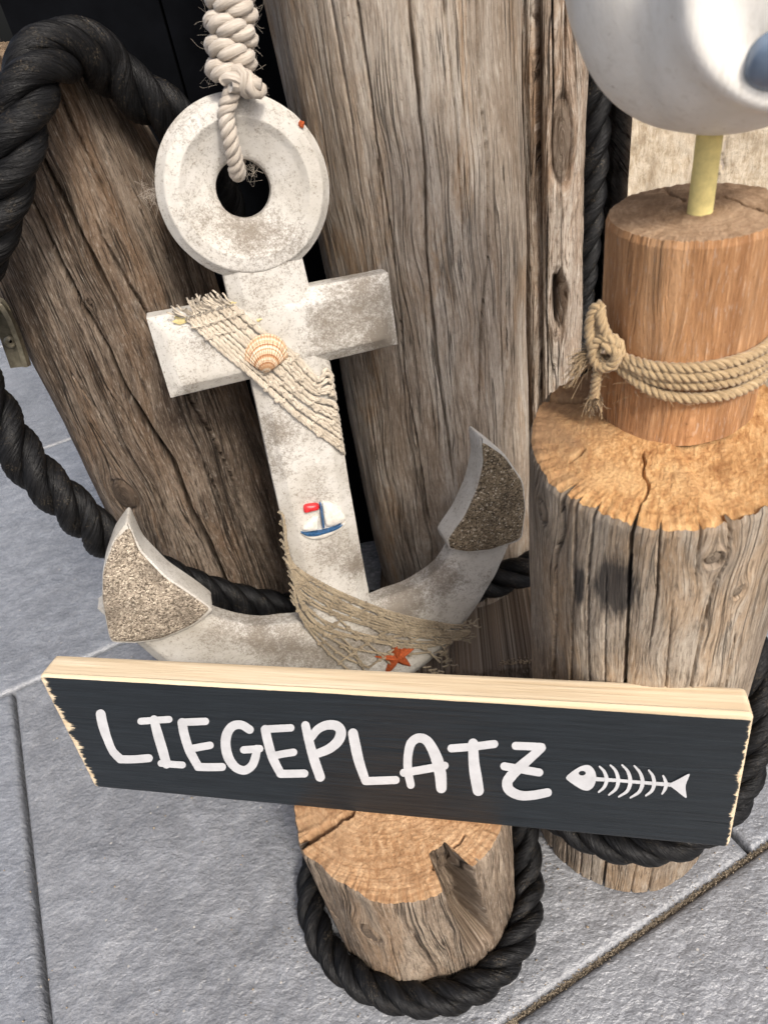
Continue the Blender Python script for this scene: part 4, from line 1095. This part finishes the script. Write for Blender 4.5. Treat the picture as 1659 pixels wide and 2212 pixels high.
def sign_board():
    nx, nz = 420, 130
    xs = np.linspace(0, SWd, nx); zs = np.linspace(0, SHt, nz)
    # the ends are cut a little unevenly; corners rounded
    def edge(P):
        return P
    Xg, Zg = np.meshgrid(xs, zs, indexing='ij')
    def crn(X, Z, r=.007):
        dx = np.minimum(X, SWd-X); dz = np.minimum(Z, SHt-Z)
        return dx, dz
    lay = []
    # front face grid
    dx, dz = crn(Xg, Zg); d = np.minimum(dx, dz)
    rb = .0028
    w = -np.where(d < rb, rb-np.sqrt(np.maximum(rb**2-(rb-d)**2, 0)), 0)
    for (gz, x0, x1, dep) in ((SHt*.655, 0.0, SWd*.62, .0007), (SHt*.60, SWd*.40, SWd, .0010), (SHt*.20, SWd*.935, SWd, .0012)):
        line = gz+.0012*vn(Xg*30, gz*50)+.004*vn(Xg*5, gz*90)
        w = w-dep*np.clip(1-np.abs(Zg-line)/.0013, 0, 1)*np.clip((Xg-x0)/.03, 0, 1)*np.clip((x1-Xg)/.03+(.5 if x1 == SWd else 0), 0, 1)
    w = w+.00025*fbm(Xg*14, Zg*150, 3, 3)
    # left end: paint worn back in long teeth; right end: narrow rubbed strip
    tl_ = np.exp(-Xg/.014)*1.25; tr_ = np.exp(-(SWd-Xg)/.0075)*1.2
    tt_ = np.exp(-(SHt-Zg)/.0013)*1.5*(.75+.5*np.clip((Xg-SWd*.62)/(SWd*.3), 0, 1)); tb_ = np.exp(-Zg/.0012)*.75
    paint = 1.35-np.maximum.reduce([tl_, tr_, tt_, tb_])
    cl = lambda: None
    P = np.stack([Xg, Zg, w], -1)
    # rounded corners in plan
    rc_ = .005
    for cx_, sx_ in ((0, 1), (SWd, -1)):
        for cz_, sz_ in ((0, 1), (SHt, -1)):
            ax_, az_ = (Xg-cx_)*sx_, (Zg-cz_)*sz_
            m = (ax_ < rc_) & (az_ < rc_)
            ux_, uz_ = (rc_-ax_)/rc_, (rc_-az_)/rc_
            rr_ = np.hypot(ux_, uz_); mx = np.maximum(ux_, uz_)
            f = np.where(rr_ > 1e-6, mx/np.maximum(rr_, 1e-6), 1)
            P[..., 0] = np.where(m, cx_+sx_*(rc_-ux_*f*rc_), P[..., 0]); P[..., 1] = np.where(m, cz_+sz_*(rc_-uz_*f*rc_), P[..., 1])
    bowf = .0015*np.sin(np.pi*Xg/SWd)
    paint = np.minimum(paint, (SHt-Zg-.0020-.0030*np.clip((Xg-SWd*.60)/(SWd*.35), 0, 1))/.0010+.2); paint[0, :] = paint[-1, :] = -1; paint[:, 0] = -.2; paint[:, -1] = -1
    V = P.reshape(-1, 3); G = np.stack([Xg, Zg, 0*Xg], -1).reshape(-1, 3); pm = paint.ravel()
    F = gridfaces(nx, nz)[:, ::1]
    rim = [i*nz for i in range(nx)]+[(nx-1)*nz+j for j in range(1, nz)]+[i*nz+nz-1 for i in range(nx-2, -1, -1)]+[j for j in range(nz-2, 0, -1)]
    q = len(rim)
    rows = [V[rim]]; att = [pm[rim]]
    dl = np.linspace(.0040, STK-.0025, 7)
    Vs = [V]; Gs = [G]; Ps = [pm]; Fs = [F]; prev = np.array(rim); n0 = len(V)
    for dd in list(dl)+[STK]:
        inw = .0025 if dd == STK else 0
        R_ = V[rim].copy(); c = np.array([SWd/2, SHt/2])
        if inw: R_[:, :2] = c+(R_[:, :2]-c)*(1-inw/np.array([SWd/2, SHt/2]))
        R_[:, 2] = -dd
        Vs.append(R_); g_ = G[rim].copy(); g_[:, 1] += dd+ .3; Gs.append(g_); Ps.append(np.full(q, -1.0 if dd > .001 else 0))
        idx = n0+np.arange(q); n0 += q
        Fs.append(np.stack([np.roll(prev, -1), prev, idx, np.roll(idx, -1)], 1)); prev = idx
    Vall = np.vstack(Vs); Fl = [tuple(f) for f in np.vstack(Fs)]+[tuple(prev[::-1])]
    mesh('board', s2w(Vall), Fl, M['sign'], sign, {'g': np.vstack(Gs), 'paint': np.concatenate(Ps)})
sign_board()
# lettering: brush strokes with round ends
LIFT = [0.00045]
def stroke2d(pts, w, n=10):
    P = spline(np.c_[np.array(pts, float), np.zeros(len(pts))], 3.0)[:, :2]
    T = np.gradient(P, axis=0); T /= np.linalg.norm(T, axis=1)[:, None]; N = np.stack([-T[:, 1], T[:, 0]], 1)
    w = np.interp(np.linspace(0, 1, len(P)), np.linspace(0, 1, len(w)), w) if isinstance(w, (list, tuple)) else np.full(len(P), w)
    a = P+N*w[:, None]; b = P-N*w[:, None]
    def cap(c, t, n_, r): return [c+r*(math.cos(x)*n_+math.sin(x)*t) for x in np.linspace(0, math.pi, n)[1:-1]]
    end = cap(P[-1], T[-1], N[-1], w[-1]); st = cap(P[0], -T[0], -N[0], w[0])
    return a, b, end, st
def add_poly(mb, pix, z):
    P = np.array([ps(p) for p in pix]); n = len(P)
    V = np.vstack([np.c_[P, np.full(n, z)], np.c_[P, np.full(n, -.0001)]])
    F = [tuple(range(n))]+[(i, n+i, n+(i+1) % n, (i+1) % n) for i in range(n)]
    mb.add(s2w(V), F)
def letter(name, strokes, off, sc=.5):
    mb = MB(); z = .0005
    D = lambda p: (off[0]+p[0]*sc, off[1]+p[1]*sc)
    for (pts, w) in strokes:
        a, b, e, s = stroke2d(pts, [q*1.42 for q in w] if isinstance(w, (list, tuple)) else w*1.24)
        n = len(a); pix = np.vstack([a, np.array(e), b[::-1], np.array(s)])
        # strip faces keep concave strokes clean
        W = np.array([ps(D(p)) for p in np.vstack([a, b])]); V = np.c_[W, np.full(2*n, z)]
        F = [(i, n+i, n+i+1, i+1) for i in range(n-1)]
        mb.add(s2w(V), F)
        for (arc, i) in ((e, n-1), (s, 0)):
            q = [a[i]]+list(arc)+[b[i]] if i else [b[i]]+list(arc)+[a[i]]
            W = np.array([ps(D(p)) for p in q]); mb.add(s2w(np.c_[W, np.full(len(W), z)]), [tuple(range(len(W)))[::-1] if False else tuple(range(len(W)))])
        z += .00012
    o = mb.build(name, M['vinyl'], sign, False)
    return o
O7 = (0, 1364); O8 = (829.5, 1364)
h = 13.0
letter('letter', [([(438, 356), (447, 400), (466, 460), (490, 515), (522, 549)], [15, 15, 13, 12, 13]), ([(522, 550), (580, 550), (646, 545)], 14)], O7)
letter('letter', [([(611, 386), (670, 382), (733, 378)], 12), ([(668, 378), (684, 440), (705, 510), (722, 570)], [13, 15, 15, 14]), ([(699, 567), (745, 571), (791, 574)], 12)], O7)
letter('letter', [([(789, 392), (798, 440), (820, 510), (858, 581)], [14, 14, 14, 13]), ([(789, 390), (840, 388), (890, 386)], 13), ([(822, 505), (865, 497), (910, 489)], 13), ([(858, 582), (910, 583), (962, 582)], 14)], O7)
letter('letter', [([(1080, 422), (1045, 402), (1008, 407), (983, 440), (977, 490), (990, 545), (1020, 585), (1058, 598), (1092, 575), (1108, 530), (1110, 505)], [13, 13, 14, 15, 15, 15, 14, 13, 13, 13, 12]), ([(1055, 509), (1090, 507), (1124, 504)], 13)], O7)
letter('letter', [([(1148, 422), (1158, 470), (1180, 545), (1214, 612)], [14, 14, 14, 13]), ([(1148, 420), (1200, 417), (1258, 414)], 13), ([(1180, 535), (1225, 526), (1270, 519)], 13), ([(1214, 612), (1265, 611), (1317, 610)], 14)], O7)
letter('letter', [([(1321, 404), (1336, 470), (1358, 550), (1384, 626)], [13, 14, 15, 15]), ([(1346, 455), (1375, 420), (1415, 402), (1456, 406), (1474, 432), (1462, 470), (1425, 503), (1372, 526)], [12, 13, 14, 15, 16, 15, 14, 13])], O7)
letter('letter', [([(1526, 438), (1536, 490), (1552, 560), (1580, 643)], [15, 16, 15, 13]), ([(1580, 644), (1640, 642), (1710, 639)], 14)], O7)
letter('letter', [([(116, 661), (104, 600), (104, 535), (118, 480), (152, 458), (190, 475), (225, 540), (243, 610), (248, 674)], [12, 13, 13, 14, 14, 16, 18, 18, 16]), ([(86, 608), (170, 594), (262, 577)], 14)], O8)
letter('letter', [([(291, 503), (380, 496), (476, 484)], 14), ([(385, 481), (388, 560), (396, 620), (407, 684)], [15, 16, 18, 17])], O8)
letter('letter', [([(568, 492), (620, 494), (680, 497)], 14), ([(680, 500), (640, 536), (590, 580), (545, 624)], [13, 14, 16, 16]), ([(519, 579), (590, 592), (670, 606)], 14), ([(552, 618), (533, 645), (540, 680), (585, 704), (640, 704), (706, 692)], [16, 16, 15, 14, 14, 13])], O8)
fish = empty('fishbone', s2w(np.array([SWd*.83, SHt*.4, 0])), None); fish.parent = sign; fish.matrix_parent_inverse = Matrix.Translation(sign.location).inverted()
def fpart(name, mb): return mb.build(name, M['vinyl'], fish, False)
D8 = lambda p: (829.5+p[0]*.5, 1364+p[1]*.5)
# head with an eye hole
ho = dens([(777, 629), (815, 600), (850, 578), (880, 572), (900, 584), (914, 608), (917, 635), (908, 665), (890, 684), (865, 688), (830, 668), (797, 645)], 4)
ta = np.linspace(0, 2*np.pi, len(ho), endpoint=False)
ang = np.arctan2(ho[:, 1]-610, ho[:, 0]-855)
ei = np.stack([855+15*np.cos(ang), 610+10*np.sin(ang)], 1)
n = len(ho); W = np.array([ps(D8(p)) for p in np.vstack([ho, ei])])
mb = MB(); mb.add(s2w(np.c_[W, np.full(2*n, .0005)]), [(i, (i+1) % n, n+(i+1) % n, n+i) for i in range(n)]); fpart('head', mb)
def fstroke(name, pts, w, z):
    a, b, e, s = stroke2d(pts, w); m = len(a); mb = MB()
    W = np.array([ps(D8(p)) for p in np.vstack([a, b])]); mb.add(s2w(np.c_[W, np.full(2*m, z)]), [(i, m+i, m+i+1, i+1) for i in range(m-1)])
    for (arc, i) in ((e, m-1), (s, 0)):
        q = [a[i]]+list(arc)+[b[i]] if i else [b[i]]+list(arc)+[a[i]]
        W = np.array([ps(D8(p)) for p in q]); mb.add(s2w(np.c_[W, np.full(len(W), z)]), [tuple(range(len(W)))])
    fpart(name, mb)
fstroke('spine', [(905, 634), (1000, 640), (1120, 650), (1250, 660)], [9, 7, 7, 9], .0007)
for rb in ([(930, 580), (950, 602), (960, 636), (950, 668), (926, 690)], [(977, 574), (1000, 600), (1010, 640), (1000, 676), (970, 702)], [(1027, 573), (1052, 602), (1062, 644), (1050, 684), (1013, 710)],
           [(1080, 577), (1105, 608), (1115, 648), (1101, 688), (1063, 714)], [(1142, 596), (1159, 620), (1165, 654), (1155, 684), (1130, 705)], [(1204, 620), (1213, 640), (1216, 660), (1210, 680), (1200, 697)]):
    fstroke('rib', rb, [4, 7, 9, 7, 4], .00085)
tp = dens([(1222, 656), (1270, 635), (1325, 602), (1308, 640), (1299, 662), (1302, 690), (1308, 722), (1275, 695), (1240, 668)], 5)
mb = MB(); W = np.array([ps(D8(p)) for p in tp]); cW = np.array(ps(D8((1272, 660))))
mb.add(s2w(np.c_[np.vstack([W, cW]), np.full(len(tp)+1, .00095)]), [(i, (i+1) % len(tp), len(tp)) for i in range(len(tp))]); fpart('tail', mb)

# ------------------------------------------------------------------ seagull figure on its turned base
BASE = Log(27.05, .425, .0515, .640, .505)
gull = empty('seagull_figure', BASE.at(0, BASE.base)*[1, 1, 1], 'white wooden seagull figure on a yellow rod over a round brown wood base', 'figurine')
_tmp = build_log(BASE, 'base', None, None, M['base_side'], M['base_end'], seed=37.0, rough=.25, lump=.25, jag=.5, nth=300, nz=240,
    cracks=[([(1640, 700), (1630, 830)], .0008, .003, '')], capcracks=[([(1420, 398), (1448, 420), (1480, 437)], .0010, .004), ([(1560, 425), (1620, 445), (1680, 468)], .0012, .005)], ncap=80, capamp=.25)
_tmp.parent = gull; _tmp.matrix_parent_inverse = Matrix.Translation(gull.location).inverted()
rb_ = BASE.c*[1, 1, 0]; rbase = onz((1511, 458), .640)
V, F, A = tube(np.array([rbase-[0, 0, .004], rbase+[0, 0, .05], rbase+[0, 0, .085]]), .0071, 28)
mesh('rod', V, F, M['yellow'], gull, {'g': A})
gc = rbase+BASE.s*.006; gc[2] = atdist((1535, 290), .462)[2]+.086
sd_ = BASE.s; fd_ = BASE.f
def gull_pt(a, b, dr=0.0):
    # a around vertical, b polar from below (0) to top (pi)
    x = math.sin(b)*math.sin(a); y = math.sin(b)*math.cos(a); z = -math.cos(b)
    return gc+sd_*x*(.0865+dr)+fd_*y*(.082+dr)+np.array([0, 0, z*(.087+dr)])
nA, nB = 160, 100
Vg = []
for i in range(nA):
    for j in range(nB):
        a = 2*math.pi*i/nA; b = math.pi*(j+.02)/(nB-.96)
        # wing edge: raised rim curving round the right side
        aw = (a+math.pi) % (2*math.pi)-math.pi; wa = (aw-.62)/.86; wb = (b-1.42)/.66; d = math.hypot(wa, wb); on = 1/(1+math.exp((abs(aw-.6)-1.5)/.1))
        dr = on*(.0070*math.exp(-((d-1)/.13)**2)-.0060/(1+math.exp((d-.86)/.05)))
        for (a0, w_, am) in ((-.95, .20, .0050), (-.55, .15, -.0045)):
            dr += am*math.exp(-((((a+math.pi) % (2*math.pi)-math.pi)-a0-.25*(b-1.2))/w_)**2)*max(0, math.sin(b))**2
        Vg.append(gull_pt(a, b, dr))
mesh('body', Vg, gridfaces(nA, nB, True), M['gull'], gull)
# blue-grey wing tip, a raised leaf shape
wl = []
def rayg(p):
    v = ray(p); o = CAM-gc; S = np.array([sd_/.0865, fd_/.082, np.array([0, 0, 1/.087])]); oo, vv = S@o, S@v
    a = vv@vv; b = oo@vv; c = oo@oo-1; D = b*b-a*c
    t = (-b-math.sqrt(max(D, 0)))/a; return CAM+v*t
ctrp = [(1603, 160), (1618, 118), (1640, 92), (1680, 70), (1740, 60), (1760, 110), (1720, 170), (1670, 186), (1630, 180)]
cp = dens(ctrp, 5); cm = cp.mean(0); rows = []
for q, lift in ((1.0, -.004), (1.0, .002), (.92, .0042), (.7, .0052), (.4, .0056), (.1, .0058)):
    for p in cp:
        P = rayg(cm+(p-cm)*q); nrm = (P-gc)/np.linalg.norm(P-gc); rows.append(P+nrm*lift)
mesh('wing_tip', rows, gridfaces(6, len(cp), False, True), M['gull_blue'], gull)

# neck, head, beak and tail stand above and behind the part the picture shows
def blob(name, c, rx, ry, rz, mat, squash=None):
    V = []
    for i in range(48):
        for j in range(32):
            a = 2*math.pi*i/48; b = math.pi*(j+.03)/(31.06)
            V.append(c+sd_*rx*math.sin(b)*math.sin(a)+fd_*ry*math.sin(b)*math.cos(a)+np.array([0, 0, -rz*math.cos(b)]))
    mesh(name, V, gridfaces(48, 32, True), mat, gull)
blob('head', gc+sd_*-.036+np.array([0, 0, .118]), .042, .038, .044, M['gull'])
V, F, A = tube(np.array([gc+sd_*-.070+np.array([0, 0, .118]), gc+sd_*-.095+np.array([0, 0, .114]), gc+sd_*-.118+np.array([0, 0, .104])]), [.011, .008, .002], 16)
mesh('beak', V, F, M['yellow'], gull, {'g': A})
for q_ in (-1, 1): blob('eye', gc+sd_*-.056+fd_*.031*q_+np.array([0, 0, .130]), .0042, .0042, .0042, M['rope'])
blob('tail', gc+sd_*.092+np.array([0, 0, .030]), .050, .026, .014, M['gull'])

# jute cord round the base
jc = empty('jute_cord', BASE.at(0, .56), 'tan jute cord wound four times around the seagull base, knotted with frayed ends', 'cord')
JR = .0035
def bz(px): return BASE.hit(px)[1]
zs_l = [bz((1440, y)) for y in (808, 822, 836, 850)]
tkn, zkn = BASE.hit((1335, 752))
for i, (zf, sag) in enumerate(((.5640, .0), (.5575, .001), (.5515, .0015), (.5440, .004))):
    pth = []
    for t in np.linspace(0, 1, 40):
        a = tkn+2*math.pi*t
        front = math.exp(-((a-.25)/.9)**2)+math.exp(-((a-2*math.pi-.25)/.9)**2)
        z = zf+(zkn-zf)*(math.exp(-(t/.07)**2)+math.exp(-((1-t)/.07)**2))*.55-sag*front*0+.0012*math.sin(a*2+i)
        pth.append(BASE.at(a, z, JR*.85+(.0012*(i % 2))))
    add_twist(jc, 'turn', np.array(pth), JR, .0135, M['jute'], .002, 8)
kp = BASE.at(tkn, zkn, .009)
e_s, e_f = BASE.s, BASE.f
def kpt(x, z, y=0.0): return kp+e_s*x*.72+np.array([0, 0, z*.85])+e_f*y*.55
add_twist(jc, 'knot', np.array([kpt(-.004, -.010), kpt(.010, -.004, .004), kpt(.009, .010, .005), kpt(-.004, .013, .003), kpt(-.012, .003, .003), kpt(-.006, -.010, .006), kpt(.007, -.006, .010), kpt(.008, .005, .009), kpt(-.003, .007, .009)]), JR*1.08, .0135, M['jute'])
add_twist(jc, 'loop', np.array([kpt(.006, .006, .004), kpt(-.002, .018, .003), kpt(-.007, .029, .000), kpt(-.0075, .036, -.003), kpt(-.0125, .034, -.003), kpt(-.0155, .022, -.001), kpt(-.0135, .008, .002), kpt(-.007, -.002, .004)]), JR, .0135, M['jute'])
add_twist(jc, 'tail', np.array([kpt(-.006, -.004, .003), kpt(-.007, -.016, .003), kpt(-.0085, -.030, .000), kpt(-.0088, -.040, -.002)]), JR*.95, .0135, M['jute'])
mbh = MB()
for i in range(130):
    c = kpt(-.0088, -.039, -.002)+rng.normal(size=3)*.0016; d = np.array([0, 0, -1.0])+e_s*rng.normal()*.28+e_f*rng.normal()*.28
    ln = rng.uniform(.005, .013); mbh.add(*tube(spline(np.array([c, c+d*ln*.5+rng.normal(size=3)*.0008, c+d*ln+rng.normal(size=3)*.0018]), .002), .00022, 3))
for i in range(150):
    c = kpt(-.014, -.004, -.004)+rng.normal(size=3)*.0022; d = -e_s*1.0+np.array([0, 0, -.5+rng.normal()*.5])+e_f*rng.normal()*.35
    ln = rng.uniform(.006, .014); mbh.add(*tube(spline(np.array([c, c+d*ln*.5+[0, 0, -.001], c+d*ln+np.array([0, 0, -.006])+rng.normal(size=3)*.002]), .002), .00022, 3))
for i in range(160):
    a = rng.uniform(-1.4, 1.6); c = BASE.at(a, rng.uniform(.540, .570), .008); d = rng.normal(size=3)
    mbh.add(*tube(spline(np.array([c, c+d*.0025, c+d*.005]), .001), .00009, 3))
mbh.build('frayed_fibres', M['jute'], jc)['kind'] = 'stuff'

# ------------------------------------------------------------------ bracket on the left log
br = empty('metal_bracket', atdist((30, 730), .75), 'small bent metal bracket with a screw on the left edge of the dark log', 'bracket')
def strip(name, pix, dist, hw, th, mat):
    P = [atdist(p, dd) for p, dd in zip(pix, dist)]; Q = spline(np.array(P), .003); T, N, B = frames(Q)
    back = np.array([RC@[0, 0, 1]]).repeat(len(Q), 0); side = np.cross(T, back); side /= np.linalg.norm(side, axis=1)[:, None]
    nr = np.cross(side, T); V = []
    for i in range(len(Q)):
        for (a, b) in ((-1, -1), (1, -1), (1, 1), (-1, 1)): V.append(Q[i]+side[i]*hw*a+nr[i]*th*b)
    F = [tuple(f) for f in gridfaces(len(Q), 4, False, True)]+[(0, 1, 2, 3), tuple((len(Q)-1)*4+j for j in (3, 2, 1, 0))]
    mesh(name, V, F, mat, br, None, False)
strip('plate', [(-30, 655), (-4, 664), (10, 690), (28, 740), (46, 792)], [.735, .735, .738, .738, .735], .0095, .0012, M['metal'])
strip('flange', [(-30, 648), (2, 660), (24, 690), (42, 735), (60, 790)], [.728, .728, .728, .728, .726], .0022, .004, M['metal'])
sc_ = atdist((24, 738), .732); V = []; vd = -ray((24, 738))
sx_ = np.cross(vd, [0, 0, 1.0]); sx_ /= np.linalg.norm(sx_); sy_ = np.cross(sx_, vd)
for rr_, hh_ in ((.0058, 0), (.0056, .0012), (.0040, .0024), (.0012, .0028)):
    for x in np.linspace(0, 2*np.pi, 20, endpoint=False): V.append(sc_+sx_*rr_*math.cos(x)+sy_*rr_*math.sin(x)+vd*hh_)
F = [tuple(f) for f in gridfaces(4, 20, False, True)]+[tuple(60+j for j in range(20))]
mesh('screw', V, F, M['metal'], br)
